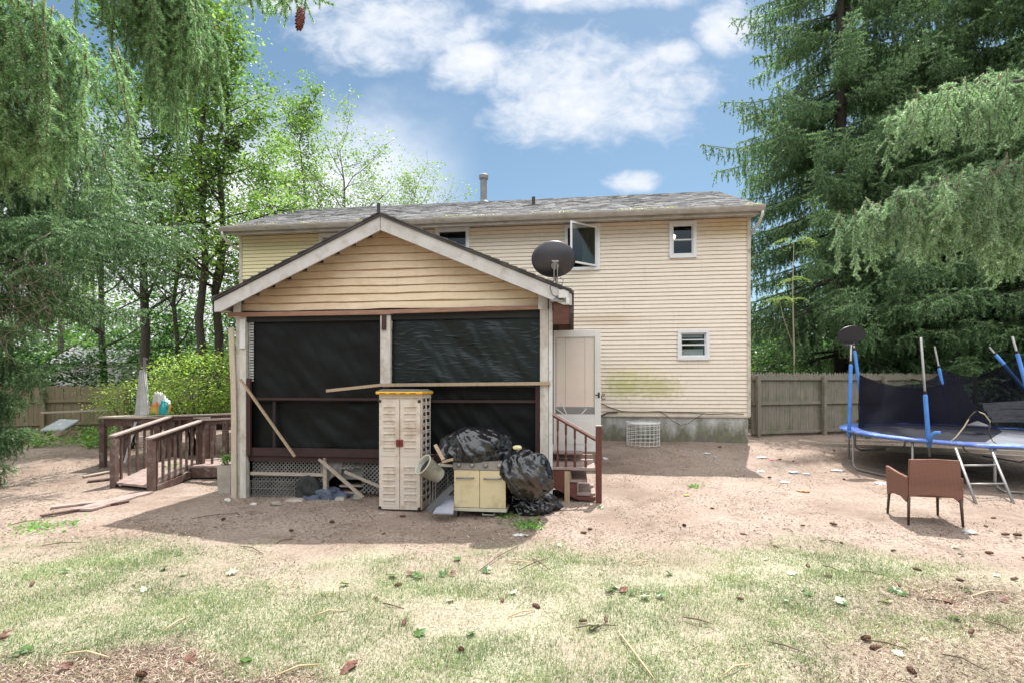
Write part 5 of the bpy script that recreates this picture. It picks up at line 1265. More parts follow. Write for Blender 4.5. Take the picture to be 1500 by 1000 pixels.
M['needle_dark'] = leafmat('spruce_needles', [(.035, .09, .032), (.065, .14, .055), (.10, .195, .08), (.15, .255, .11), (.21, .32, .15)], .3, .5, .8, CT_)
M['needle_mid'] = leafmat('sunlit_spruce_needles', [(.05, .115, .045), (.10, .19, .08), (.17, .28, .12), (.26, .38, .18)], .40, .5, 1.5, CT_)
M['needle_top'] = leafmat('frosted_upper_needles', [(.08, .17, .06), (.16, .28, .115), (.27, .40, .195), (.40, .51, .33)], .3, .5, .8, CT_)
M['needle_near'] = leafmat('near_spruce_needles', [(.08, .18, .07), (.17, .31, .13), (.32, .48, .235), (.53, .67, .41)], .42, .4, 3, (1.05, 1.25, .95))
M['needle_frost'] = leafmat('frosted_spruce_needles', [(.09, .18, .075), (.20, .32, .145), (.37, .50, .30), (.60, .67, .54)], .36, .45, 3, CT_)
M['needle_new'] = leafmat('new_spruce_tips', [(.18, .30, .14), (.26, .40, .20), (.34, .48, .27)], .42, .5, 3, CT_)
def spruce(seed, h, rad, z_lo, n_bough=150, droop=1.0, tass=.5, az=None, trunk_r=.22, side_n=9, gap=.16, radf=None, zmax=99, tier=.62, wide=.34):
    """returns (tubes, shoots p0, p1): trunk, sagging boughs and hanging branchlets"""
    r = np.random.default_rng(seed); tubes = []; A = []; B = []; H = []
    tubes.append(([(0, 0, -.2), (0.02, 0, h * .3), (0, .03, h * .7), (0, 0, h)], (trunk_r, trunk_r * .8, trunk_r * .4, .02)))
    for i in range(n_bough):
        u = (i + r.random()) / n_bough; z = z_lo + (min(h, zmax) - z_lo) * u ** 1.1; z = np.round(z / tier) * tier + r.normal(0, .09 * tier)
        ph = r.uniform(0, 2 * np.pi) if az is None else r.uniform(*az)
        rr_ = rad * (1 - (z / h) ** 1.25) ** .8 if radf is None else radf(z)
        Lb = rr_ * r.uniform(.62, 1.1) + .25
        d = np.array([np.cos(ph), np.sin(ph), 0]); sd = np.array([-d[1], d[0], 0])
        K = 9; tt = np.linspace(0, 1, K); sag = droop * r.uniform(.18, .5) * (1.25 - z / h)
        bend = r.normal(0, .12)
        pts = np.array([0, 0, z]) + d * (tt * Lb)[:, None] + sd * (bend * tt ** 2 * Lb)[:, None]
        pts[:, 2] += Lb * (.10 * tt - sag * 1.9 * tt ** 1.5 + sag * 1.15 * tt ** 3.2)
        tubes.append((pts[::2], np.linspace(.012 + .007 * Lb, .005, len(pts[::2]))))
        tz_ = tass * r.uniform(.7, 1.3)
        def hang(p, ln):
            l = ln * r.uniform(.45, 1.3); o = r.normal(0, .12, 3); o[2] = 0; m_ = p + o * l + np.array([0, 0, -l * .55]); e = m_ + o * l * .4 + np.array([0, 0, -l * .45])
            A.append(p); B.append(m_); A.append(m_); B.append(e); H.extend((1, 1))
        for k in range(K - 1):
            if tt[k] > .18: A.append(pts[k]); B.append(pts[k + 1]); H.append(0)
        ns = max(4, int(side_n * (.5 + Lb / rad)))
        for t in np.linspace(.16, .98, ns):
            f = t * (K - 1); k = min(int(f), K - 2); p = pts[k] + (pts[k + 1] - pts[k]) * (f - k); ax = unit(pts[k + 1] - pts[k])
            for s in (-1, 1):
                l = .16 + wide * Lb * (1 - t) * r.uniform(.6, 1.2); dd = unit(ax * .75 + sd * s * r.uniform(.5, 1.0) + np.array([0, 0, r.normal(-.12, .12)]))
                q = p + dd * l; q[2] -= .16 * l; A.append(p); B.append(q); H.append(0)
                nh = max(1, int(l / gap))
                for j in range(nh): hang(p + (q - p) * ((j + r.random()) / nh), tz_)
                A.append(q); B.append(q + dd * .14 + np.array([0, 0, -.05])); H.append(0)
            hang(p, tz_ * 1.1)
    return tubes, np.array(A), np.array(B), np.array(H)
def make_spruce(name, label, loc, rz, tubes, A, B, H, per_m, L, w, seed, m, tipm=None, bark=None, group=None, sc=1, cat='tree'):
    t = thing(name, label, cat, loc, rz, group); t.scale = (sc, sc, sc)
    wood_mesh('trunk', tubes[:1], M['bark'], t, 9)
    tag(wood_mesh('bough', tubes[1:], M['bark'], t, 4), kind='stuff')
    hg = H == 1
    V, Fc = needle_mesh(A[hg], B[hg], per_m, L, w, seed, (25, 55))
    link('crown', mesh_np('crown', V, Fc, m), t)
    if tipm:
        r = np.random.default_rng(seed + 5); k = hg & (r.random(len(A)) < .10); A2 = np.concatenate([A[~hg], B[k] - (B[k] - A[k]) * .4]); B2 = np.concatenate([B[~hg], B[k] + unit(B[k] - A[k]) * .03])
        V, Fc = needle_mesh(A2, B2, per_m * 1.25, L * .85, w, seed + 1, (30, 65)); link('fresh_shoot', mesh_np('fresh_shoot', V, Fc, tipm), t)
    return t
def gp(x, d): X = (x - CX) / F * d; return (X, d, gz(X, d) - .1)
# the big dark spruces on the right
tA = spruce(21, 26, 6.4, .9, 265, tass=.42, zmax=19.5, side_n=11, gap=.15, tier=.92, wide=.22, trunk_r=.26); tB = spruce(34, 24, 5.4, .7, 235, tass=.46, zmax=19, side_n=11, gap=.15, tier=.98, wide=.24, trunk_r=.26)
NA = (62, .10, .027)
sA = make_spruce('spruce_tree', 'tall dark spruce just right of the house, its tiers edging the open sky', gp(1232, 19.5), 0.3, *tA, *NA, 1, M['needle_dark'], M['needle_top'])
sB = make_spruce('spruce_tree', 'tall dark spruce rising straight behind the trampoline', gp(1400, 18.5), 1.0, *tB, *NA, 2, M['needle_dark'], M['needle_top'])
c = copy_tree(sA); c.location = gp(1570, 17.5); c.rotation_euler.z = 2.2; c['label'] = 'dark spruce at the right edge behind the leaning net poles'
c = copy_tree(sB); c.location = gp(1310, 26); c.rotation_euler.z = 4.0; c['label'] = 'dark spruce farther back, filling the gap between the two front spruces'
c = copy_tree(sA); c.location = gp(1480, 27); c.rotation_euler.z = 5.1; c['label'] = 'farthest dark spruce, seen behind the trunks at the right'
# spruce at the left, boughs sweeping down towards the fence
tC = spruce(57, 12, 2.9, .9, 105, droop=1.0, tass=.38, side_n=11, gap=.12, zmax=7.5, radf=lambda z: .3 if z < 2.5 else (1.0 if z < 4.0 else (3.0 if z < 6.0 else 2.4)), trunk_r=.16)
make_spruce('spruce_tree', 'mid sized spruce at the left with low sweeping boughs above the fence', gp(-22, 9.4), .5, *tC, 110, .055, .0135, 5, M['needle_dark'], M['needle_top'])
# ---------------------------------------------------------------- close boughs hanging into the view
def hanging_bough(main, r, n_hang, ln, spread, t0=.1, new=.35, dead=0):
    """main: polyline of the limb; long hanging shoots with herringbone side shoots. -> limb, shoots, shoots wood"""
    main = [np.array(p, float) for p in main]; A = []; B = []; N_ = []; tubes = []
    seg = np.array([np.linalg.norm(main[i + 1] - main[i]) for i in range(len(main) - 1)]); cum = np.concatenate([[0], np.cumsum(seg)])
    def at(t):
        s = t * cum[-1]; i = min(np.searchsorted(cum, s, side='right') - 1, len(seg) - 1); return main[i] + (main[i + 1] - main[i]) * ((s - cum[i]) / seg[i])
    for i in range(len(main) - 1): A.append(main[i]); B.append(main[i + 1])
    for k in range(int(n_hang * .8)):
        p = at(t0 + (1 - t0) * r.random()) + r.normal(0, .5, 3) * spread; ph = r.uniform(0, 2 * np.pi); d = unit(np.array([np.cos(ph), np.sin(ph), r.uniform(-1.2, .1)])); l = r.uniform(.08, .22); A.append(p); B.append(p + d * l)
        for j in range(4): q = p + d * l * (j + 1) / 4.5; e = unit(d + r.normal(0, .5, 3)); A.append(q); B.append(q + e * r.uniform(.04, .09))
        if r.random() < new: N_.append((p + d * l * .55, p + d * l))
    for k in range(n_hang):
        t = t0 + (1 - t0) * (k + r.random()) / n_hang; p = at(t) + r.normal(0, 1, 3) * spread * np.array([1, 1.2, .3]); p[2] = min(p[2], at(t)[2] + .015)
        l = ln * r.uniform(.4, 1.15) * (1.1 - .5 * t); drift = r.normal(0, .08, 3); drift[2] = 0; out = unit(main[-1] - main[0]) * .13; out[2] = 0
        K = 7; pts = [p + (drift + out) * l * (j / K) * (1.1 - .5 * j / K) + np.array([0, 0, -l * (j / K)]) + r.normal(0, .006, 3) for j in range(K + 1)]
        tubes.append((pts, np.linspace(.0036, .0018, K + 1)))
        bare = r.uniform(0, .3)
        for j in range(K):
            if j / K < bare and r.random() < .6: continue
            A.append(pts[j]); B.append(pts[j + 1])
        if r.random() < new: N_.append((pts[-2], pts[-1] + (pts[-1] - pts[-2]) * .4))
        ns = max(3, int(l / .042)); ph = r.uniform(0, 2 * np.pi); pl_ = np.array([np.cos(ph), np.sin(ph), 0])
        for j in range(ns):
            f = (j + .5) / ns * K; i = min(int(f), K - 1); q = pts[i] + (pts[i + 1] - pts[i]) * (f - i)
            d = unit(pl_ * (1 if j % 2 else -1) * r.uniform(.35, .9) + r.normal(0, .16, 3) + np.array([0, 0, -1.0])); sl = r.uniform(.08, .17) * (1.1 - .6 * j / ns)
            if r.random() < new * .6: N_.append((q + d * sl * .45, q + d * sl * 1.05))
            A.append(q); B.append(q + d * sl)
    return tubes, np.array(A), np.array(B), N_
def near_tree(label, loc, boughs, seed, m, per_m, L, w, trunk, newm=None, name='spruce_tree'):
    loc = Vector(loc); t = thing(name, label, 'tree', tuple(loc)); r = np.random.default_rng(seed); off = np.array(loc)
    wood_mesh('trunk', [([Vector(p) - loc for p in trunk[0]], trunk[1])], M['bark'], t, 12)
    AA = []; BB = []; NN = []; tw = []; lim = []
    for (main, rad, n, ln, sp, new, *t0) in boughs:
        tb_, A, B, Nn = hanging_bough(main, r, n, ln, sp, new=new, t0=t0[0] if t0 else .1); AA.append(A); BB.append(B); NN += Nn; tw += tb_
        lim.append(([Vector(p) - loc for p in main], list(np.linspace(rad, rad * .25, len(main)))))
    [wood_mesh('bough', [q], M['bark_grey'], t, 8) for q in lim]
    tag(wood_mesh('twig', [([Vector(p) - loc for p in pts], rs) for pts, rs in tw], M['twig'], t, 4), kind='stuff')
    A = np.concatenate(AA) - off; B = np.concatenate(BB) - off
    V, Fc = needle_mesh(A, B, per_m, L, w, seed, (38, 62)); link('crown', mesh_np('crown', V, Fc, m), t)
    if NN:
        A = np.array([a for a, b in NN]) - off; B = np.array([b for a, b in NN]) - off
        V, Fc = needle_mesh(A, B, per_m * 1.2, L * .8, w, seed + 3, (30, 50)); link('fresh_shoot', mesh_np('fresh_shoot', V, Fc, newm or M['needle_new']), t)
    return t
def pl3(*a): return [P(*q) for q in a]
tx, ty = -4.3, 2.6
near_tree('nearest spruce, long blue green shoots hanging down the upper left corner', (tx, ty, gz(tx, ty)), [
    ([(tx, ty, 4.6), P(-120, 20, 2.5), P(-20, -10, 2.4), P(60, 20, 2.4), P(110, 70, 2.45)], .035, 120, .95, .11, .30, .45),
    ([(tx, ty, 4.1), P(-200, 100, 2.6), P(-60, 110, 2.6), P(20, 150, 2.6), P(80, 200, 2.65)], .03, 85, .62, .09, .38, .4),
    ([(tx, ty, 5.0), P(0, -160, 2.9), P(80, -120, 2.9), P(150, -70, 2.9)], .03, 22, .40, .10, .4, .5),
    ([(tx, ty, 5.5), P(60, -220, 3.4), P(190, -130, 3.4), P(245, -50, 3.4), P(285, 30, 3.5)], .035, 140, 1.15, .10, .25, .68),
    ([(tx, ty, 5.6), P(100, -240, 3.6), P(210, -60, 3.6), P(225, 60, 3.65), P(228, 120, 3.7)], .03, 90, .85, .09, .3, .45),
    ([(tx, ty, 5.7), P(150, -330, 3.2), P(300, -150, 3.1), P(380, -28, 3.0), P(452, -12, 3.0)], .012, 13, .28, .012, .0, .84),
    ], 71, M['needle_near'], 1050, .021, .0036, ([(tx, ty, -.2), (tx, ty, 3), (tx, ty, 7.5)], (.26, .23, .15)))
tx, ty = 6.4, 4.6
near_tree('spruce at the right edge with two frosted light green boughs reaching in', (tx, ty, gz(tx, ty)), [
    ([(tx, ty, 4.6), P(1560, 105, 4.5), P(1490, 120, 4.4), P(1420, 128, 4.3), P(1375, 140, 4.25), P(1325, 168, 4.2)], .024, 110, .55, .13, .5, .3),
    ([(tx, ty, 3.8), P(1580, 215, 4.3), P(1500, 238, 4.2), P(1420, 268, 4.1), P(1365, 275, 4.0), P(1300, 292, 3.95)], .024, 190, .80, .11, .42, .3),
    ([(tx, ty, 4.0), P(1600, 290, 4.5), P(1540, 300, 4.4), P(1470, 330, 4.3), P(1440, 350, 4.3)], .02, 45, .7, .12, .5, .3),
    ], 83, M['needle_frost'], 900, .024, .0042, ([(tx, ty, -.2), (tx, ty, 3), (tx, ty, 7)], (.22, .2, .13)))
# hanging cones
def cone_mesh(n_sc=70, L=.11, R_=.019):
    mb = MB()
    prof = [(.003, 0), (R_ * .8, L * .12), (R_, L * .4), (R_ * .8, L * .75), (.004, L)]; mb.lathe(prof, (0, 0, 0), 10)
    for k in range(n_sc):
        t = k / n_sc; a = k * 2.39996; z = L * (.04 + .92 * t); r = R_ * (math.sin(math.pi * min(1, t * .9 + .1)) ** .6) + .001
        d = Vector((math.cos(a), math.sin(a), 0)); s = Vector((-d.y, d.x, 0)); p = d * r * .8 + Vector((0, 0, z))
        mb.add([p - s * .007, p + s * .007, p + d * .006 + s * .004 + Vector((0, 0, .010)), p + d * .006 - s * .004 + Vector((0, 0, .010))], [(0, 1, 2, 3)])
    me_ob = mb.build('tmp', [M['cone']], None); me = me_ob.data; me.name = 'pine_cone'; bpy.data.objects.remove(me_ob); return me
M['cone'] = mat('cone_brown', (.16, .075, .04), (.075, .035, .022), .7, 40)
cone = cone_mesh()
M['cone_red'] = mat('reddish_cone', (.20, .06, .04), (.1, .03, .025), .6, 40)
for x, y, d in ((441, 22, 3.0),):
    o = link('spruce_cone', cone.copy()); o.data.materials[0] = M['cone_red']; o.location = P(x, y - 14, d); o.rotation_euler = (R(180), R(8), 0); o.location = P(x + 1, y - 12, d)
    o.scale = (1.3, 1.3, 1.25)
    tag(o, 'reddish brown cone hanging from the shoot at the top of the sky', 'cone')
# ---------------------------------------------------------------- broadleaf trees
def broadleaf(seed, h, spread, lo, n_br, leaf_n, leaf, trunk_r=.14, up=.55, clump=.42, sub=5, lean=0.0):
    r = np.random.default_rng(seed); tubes = []; ends = []
    K = 9; tz = np.linspace(0, 1, K); trunk = np.stack([lean * tz * h + r.normal(0, .02 * h, K) * tz * .8, r.normal(0, .02 * h, K) * tz * .8, tz * h], 1)
    tubes.append((trunk, trunk_r * (1 - tz * .88)))
    for i in range(n_br):
        t = lo + (1 - lo) * (i + r.random()) / n_br; f = t * (K - 1); k = min(int(f), K - 2); p = trunk[k] + (trunk[k + 1] - trunk[k]) * (f - k)
        ph = i * 2.4 + r.normal(0, .5); l = spread * (1.15 - .75 * t) * r.uniform(.6, 1.2)
        d = unit(np.array([np.cos(ph), np.sin(ph), up * r.uniform(.4, 1.6)])); pts = [p]
        for j in range(4): d = unit(d + r.normal(0, .16, 3) + np.array([0, 0, .05])); pts.append(pts[-1] + d * l / 4)
        r0 = trunk_r * (1 - t * .8) * .45; tubes.append((np.array(pts), np.linspace(r0, r0 * .22, 5)))
        for j in range(sub):
            s = r.uniform(.3, 1); q = pts[min(4, int(s * 4))]; dd = unit(d + r.normal(0, .65, 3)); ll = l * r.uniform(.25, .5)
            q2 = q + dd * ll * .5 + r.normal(0, .05, 3); q3 = q + dd * ll; tubes.append((np.array([q, q2, q3]), (r0 * .3, r0 * .2, .006)))
            ends += [q2, q3]
        ends += [pts[-1], pts[-2]]
    ends = np.array(ends); idx = r.integers(0, len(ends), leaf_n // 14); cl = ends[idx] + r.normal(0, clump * .7, (len(idx), 3))
    pos = np.repeat(cl, 14, 0) + r.normal(0, clump * .45, (len(cl) * 14, 3)) * np.array([1, 1, .55])
    return tubes, pos
def make_broadleaf(name, label, loc, tubes, pos, leaf, seed, m, bark, group=None, cat='tree', rz=0):
    t = thing(name, label, cat, loc, rz, group)
    wood_mesh('trunk', tubes[:1], bark, t, 9); wood_mesh('limbs', tubes[1:], bark, t, 5)
    V, Fq = leafquads(pos, leaf, .9, seed, .6); link('crown', mesh_np('crown', V, Fq, m), t); return t
M['leaf_light'] = leafmat('light_green_leaves', [(.09, .18, .045), (.15, .25, .07), (.21, .32, .10), (.29, .38, .14)], .42, .5, .8)
M['leaf_mid'] = leafmat('green_leaves', [(.04, .105, .03), (.07, .155, .045), (.105, .21, .065), (.16, .27, .09)], .40, .5, .8)
M['leaf_dark'] = leafmat('dark_green_leaves', [(.02, .06, .015), (.035, .10, .022), (.06, .15, .03)], .35, .45, .8)
M['leaf_lime'] = leafmat('lime_leaves', [(.15, .27, .045), (.25, .38, .07), (.36, .48, .11), (.46, .55, .17)], .42, .5, 1.5)
M['leaf_grey'] = leafmat('pale_grey_green_leaves', [(.14, .22, .09), (.20, .29, .12), (.27, .36, .16)], .4, .5, .8)
b1 = broadleaf(3, 13.5, 3.2, .27, 32, 11500, .13, .17); b2 = broadleaf(9, 14.5, 2.7, .32, 28, 10500, .13, .15); b3 = broadleaf(15, 9.5, 3.6, .30, 24, 5500, .11, .13, up=.9)
make_broadleaf('broadleaf_tree', 'slim dark trunked tree at the left behind the sweeping spruce', gp(213, 17), *b1, .13, 1, M['leaf_mid'], M['bark'])
make_broadleaf('broadleaf_tree', 'left trunk of the tall pair beside the house, light green crown', gp(298, 16.5), *b2, .13, 2, M['leaf_light'], M['bark'], rz=1.0)
make_broadleaf('broadleaf_tree', 'right trunk of the tall pair beside the house, close to the gutter', gp(318, 17.0), *broadleaf(27, 12.5, 2.9, .34, 28, 12500, .13, .17, lean=.02), .13, 3, M['leaf_light'], M['bark'])
make_broadleaf('broadleaf_tree', 'thin tree between the dark trunk and the tall pair', gp(258, 18.5), *broadleaf(31, 12, 2.2, .25, 22, 8000, .12, .10), .12, 4, M['leaf_mid'], M['bark_grey'])
make_broadleaf('broadleaf_tree', 'yellow green bushy tree over the left end of the roof', gp(395, 22), *broadleaf(41, 11.5, 3.0, .25, 28, 12000, .14, .14), .14, 5, M['leaf_light'], M['bark'])
make_broadleaf('broadleaf_tree', 'narrow upright tree with feathery top above the roof left of the porch peak', gp(447, 27), *broadleaf(44, 16.2, 2.5, .3, 30, 12500, .15, .13, up=1.1), .15, 6, M['leaf_light'], M['bark_grey'])
make_broadleaf('broadleaf_tree', 'airy thin leaved tree with bare branches showing above the roof', gp(505, 26), *broadleaf(52, 13.4, 5.4, .28, 24, 9500, .13, .17, up=1.0, clump=.5, sub=7), .13, 7, M['leaf_grey'], M['bark'])
make_broadleaf('broadleaf_tree', 'low sparse tree peeping over the roof left of the flue', gp(608, 28), *broadleaf(58, 12.1, 5.0, .28, 28, 9000, .12, .14, up=.9, clump=.55, sub=6), .12, 8, M['leaf_grey'], M['bark_grey'])
make_broadleaf('broadleaf_tree', 'tree with dark limbs farthest left, seen through the hanging shoots', gp(150, 20), *broadleaf(63, 13, 3.4, .22, 26, 9500, .13, .14), .13, 9, M['leaf_mid'], M['bark'])
make_broadleaf('broadleaf_tree', 'pale tree behind the dark trunk, partly hidden by hanging spruce', gp(90, 26), *broadleaf(66, 15, 4.2, .2, 28, 10500, .15, .16), .15, 10, M['leaf_light'], M['bark_grey'])
# squirrel nest
nb = MB(); rr = random.Random(4)
c = P(340, 213, 17.0)
for k in range(260):
    d = Vector((rr.gauss(0, 1), rr.gauss(0, 1), rr.gauss(0, .8))).normalized(); e = Vector((rr.gauss(0, 1), rr.gauss(0, 1), rr.gauss(0, 1))).normalized()
    p = c + d * rr.uniform(.1, .24); nb.bar(p - e * .12, p + e * .12, .02, .012)
tag(nb.build('twig_nest', M['bark']), 'dark round twig nest high in the tall tree pair', 'nest')
# ---------------------------------------------------------------- shrubs
def shrub(name, label, loc, rx, ry, h, n, leaf, seed, m, z0=.2, stems=8, cat='shrub', arch=0, bark=None):
    t = thing(name, label, cat, loc); r = np.random.default_rng(seed); nc = max(8, n // 22)
    d = r.normal(size=(nc, 3)); d = unit(d); rad = r.uniform(.45, 1.0, nc)[:, None] ** .6; c = d * rad * np.array([rx, ry, h * .5]) + np.array([0, 0, z0 + h * .5])
    c[:, 2] += .25 * h * (fbm(c[:, 0] * 1.3, c[:, 1] * 1.3, 2, seed) - .5)
    pos = np.repeat(c, 22, 0) + r.normal(0, 1, (nc * 22, 3)) * np.array([.17, .17, .07]) * (1 + h * .15); pos[:, 2] = np.maximum(pos[:, 2], .03)
    V, Fq = leafquads(pos, leaf, 1.2, seed, .5); link('foliage', mesh_np('foliage', V, Fq, m), t)
    tb_ = []
    for k in range(stems):
        q = c[r.integers(0, nc)]; tb_.append(([(r.normal(0, .08), r.normal(0, .08), -.1), (q[0] * .35, q[1] * .35, q[2] * .5), tuple(q)], (.022, .016, .006)))
    wood_mesh('stem', tb_, bark or M['bark'], t, 5); return t
Y = 12.4
shrub('yellow_shrub', 'bright yellow green feathery shrub behind the ramp railing', (P(290, 600, Y).x, Y, gz(-7.5, Y)), 1.2, .85, 1.75, 9500, .065, 1, M['leaf_lime'], .75, 14)
shrub('yellow_shrub', 'smaller yellow green shrub left of the folded white umbrella', (P(192, 600, 13.2).x, 13.2, gz(-9, 13)), .9, .7, 1.0, 2600, .065, 2, M['leaf_lime'], .8, 8)
US = [(110, 19, 1.6, 3.0), (180, 20, 1.8, 3.6), (240, 19, 1.5, 4.2), (290, 20.5, 1.6, 3.2), (335, 18.8, 1.2, 3.4), (30, 18.5, 1.8, 3.2), (-40, 17, 1.6, 3.0), (360, 22, 1.8, 4.6), (200, 25, 2.4, 5.6), (268, 26, 2.4, 6.4), (325, 25, 2.2, 6.6), (120, 26, 2.6, 6.4)]
lab = ['dark green bush over the fence near the pale shed', 'dark green bush right behind the folded white umbrella', 'tall dark green bush under the slim dark trunked tree', 'bright sided bush between the tall trunks', 'leafy bush close to the left house corner', 'dark bush in the shade at the far left fence', 'dark bush cut by the left edge of the photo', 'high leafy bush directly behind the left porch eave', 'tall leafy bush deep in the woods right of the slim dark trunk', 'tall leafy bush deep in the woods left of the tall trunk pair', 'tall leafy bush deep in the woods just behind the tall trunk pair', 'tall leafy bush deep in the woods above the pale shed']
for i, (px, d, rx, h) in enumerate(US):
    shrub('understory_bush', lab[i], gp(px, d), rx, 1.3, h, 3000 if i < 8 else 4500, .15, 20 + i, M['leaf_mid'] if i in (3, 4, 7, 8, 9, 10, 11) else M['leaf_dark'], .1, 6)
shrub('rounded_bush', 'rounded bright green bush between the house corner and the picket fence', gp(1128, 16.5), 1.0, .9, 2.5, 3600, .12, 40, M['leaf_mid'], .3, 8)
# thin sapling with compound leaves
sap = thing('sapling', 'thin pale stemmed sapling with fern like leaves by the house corner', 'tree', gp(1161, 15.8)); r = np.random.default_rng(8)
hs = CAM + (567 - 352) * 15.8 / 750 - gz(8, 15.8)
wood_mesh('trunk', [([(0, 0, 0), (.05, 0, hs * .4), (0, 0, hs * .75), (.04, 0, hs)], (.03, .026, .018, .008)), ([(.03, 0, hs * .45), (-.3, 0, hs * .62), (-.4, 0, hs * .7)], (.014, .01, .005))], mat('pale_stem', (.34, .30, .22), None, .8), sap, 6)
lp = []
for (top, cnt, l0) in (((.04, 0, hs), 11, .75), ((0, 0, hs * .80), 8, .6), ((.0, 0, hs * .70), 7, .6), ((-.4, 0, hs * .7), 7, .5), ((.02, 0, hs * .30), 9, .55), ((.0, .1, hs * .25), 8, .5)):
    for k in range(cnt):
        a = k * 2.4 + r.random(); l = l0 * r.uniform(.7, 1.2)
        for s in np.linspace(.2, 1, 9):
            q = np.array(top) + np.array([np.cos(a) * l * s, np.sin(a) * l * s, l * (.75 * s - .95 * s * s)])
            for sg in (-1, 1): lp.append(q + sg * .055 * np.array([-np.sin(a), np.cos(a), 0]))
M['leaf_pale'] = leafmat('pale_sapling_leaves', [(.32, .44, .18), (.42, .54, .25), (.52, .6, .36)], .45)
V, Fq = leafquads(np.array(lp), .11, 2.0, 3, .4); link('crown', mesh_np('crown', V, Fq, M['leaf_pale']), sap)
# ---------------------------------------------------------------- far woods, ground cover, pale shed
r = np.random.default_rng(77); n = 5200
ang = r.uniform(-1.15, 1.15, n); dist = r.uniform(40, 62, n); hgt = np.abs(r.normal(0, 1, n)) * 1.6 + r.random(n) * 3.5 * (.6 + fbm(ang * 8, dist * .1, 3, 2))
hgt = np.where(np.abs(ang) < .42, hgt * .8, hgt)
c = np.stack([dist * np.sin(ang), dist * np.cos(ang), .8 + hgt], 1); pos = np.repeat(c, 12, 0) + r.normal(0, .7, (n * 12, 3)); V, Fq = leafquads(pos, .5, .5, 3)
tag(link('distant_woods', mesh_np('distant_woods', V, Fq, M['leaf_mid'])), 'far off woods closing the view beyond the fences', kind='stuff')
sh = thing('pale_shed', 'pale neighbouring shed glimpsed through leaves above the left fence', 'shed', gp(128, 24))
mb = MB(); mb.box(-1.6, 1.6, 0, 2.5, -.2, 2.6); mb.build('wall', mat('pale_shed_wall', (.42, .42, .42), (.34, .34, .36), .7), sh)
mb = MB(); mb.prism([(-1.8, -.25, 2.55), (1.8, -.25, 2.55), (1.8, 1.3, 3.4), (-1.8, 1.3, 3.4)], (0, .03, -.08)); mb.prism([(-1.8, 2.8, 2.55), (-1.8, 1.33, 3.4), (1.8, 1.33, 3.4), (1.8, 2.8, 2.55)], (0, .03, -.08)); mb.build('roof', mat('pale_shed_roof', (.34, .33, .34), None, .8), sh)
mb = MB(); mb.box(-.5, .3, -.02, .0, .0, 2.0); mb.build('door', mat('grey_shed_door', (.3, .3, .32), None, .7), sh)
# leafy ground cover by the left fence and tufts round the ramp
gc = []
for (x0, x1, y0, y1, n) in ((120, 172, 634, 658, 700), (45, 130, 640, 656, 420), (-10, 40, 632, 655, 220), (60, 160, 630, 642, 250)):
    for k in range(n):
        g = G(r.uniform(x0, x1), r.uniform(y0, y1)); gc.append((g.x, g.y, g.z + abs(r.normal(0, .13)) + .02))
V, Fq = leafquads(np.array(gc), .11, 1.2, 6, .6); tag(link('ground_cover', mesh_np('ground_cover', V, Fq, leafmat('ground_cover_leaf', [(.07, .17, .03), (.13, .26, .05), (.24, .38, .1)], .4))), 'leafy ground cover along the left fence', kind='stuff')
for (x, y, h, w, n, label) in ((256, 700, .30, .10, 160, 'small green weed growing by the ramp front railing'), (776, 771, .08, .13, 170, 'low pale green weed on bare dirt before the trash bag'), (60, 772, .05, .22, 200, 'flat green weed patch on dirt at the left'), (745, 758, .05, .08, 60, 'tiny weed beside the grill caster'), (50, 655, .3, .12, 140, 'leafy weed at the left in front of the fence pole'), (1015, 712, .04, .1, 50, 'flat dark green weed on the dirt right of the steps')):
    g = G(x, y); t = thing('weed', label, 'weed', tuple(g)); herb(t, n, h, w, .055, int(x), 0)
# dead grey brown twigs inside the left spruce
dt = []; rr = np.random.default_rng(12)
for k in range(60):
    p = np.array(P(rr.uniform(0, 80), rr.uniform(350, 490), 7.9)) + rr.normal(0, .12, 3); pts = [p]
    d = unit(np.array([rr.normal(0, 1), rr.normal(0, .5), -abs(rr.normal(.8, .6))]))
    for j in range(4): d = unit(d + rr.normal(0, .3, 3)); pts.append(pts[-1] + d * .13)
    dt.append((pts, (.005, .004, .0035, .003, .002)))
dd = wood_mesh('dead_branch', dt, M['dead_twig'], None, 4); tag(dd, 'tangle of bare grey brown twigs among the left spruce boughs', 'dead branch')
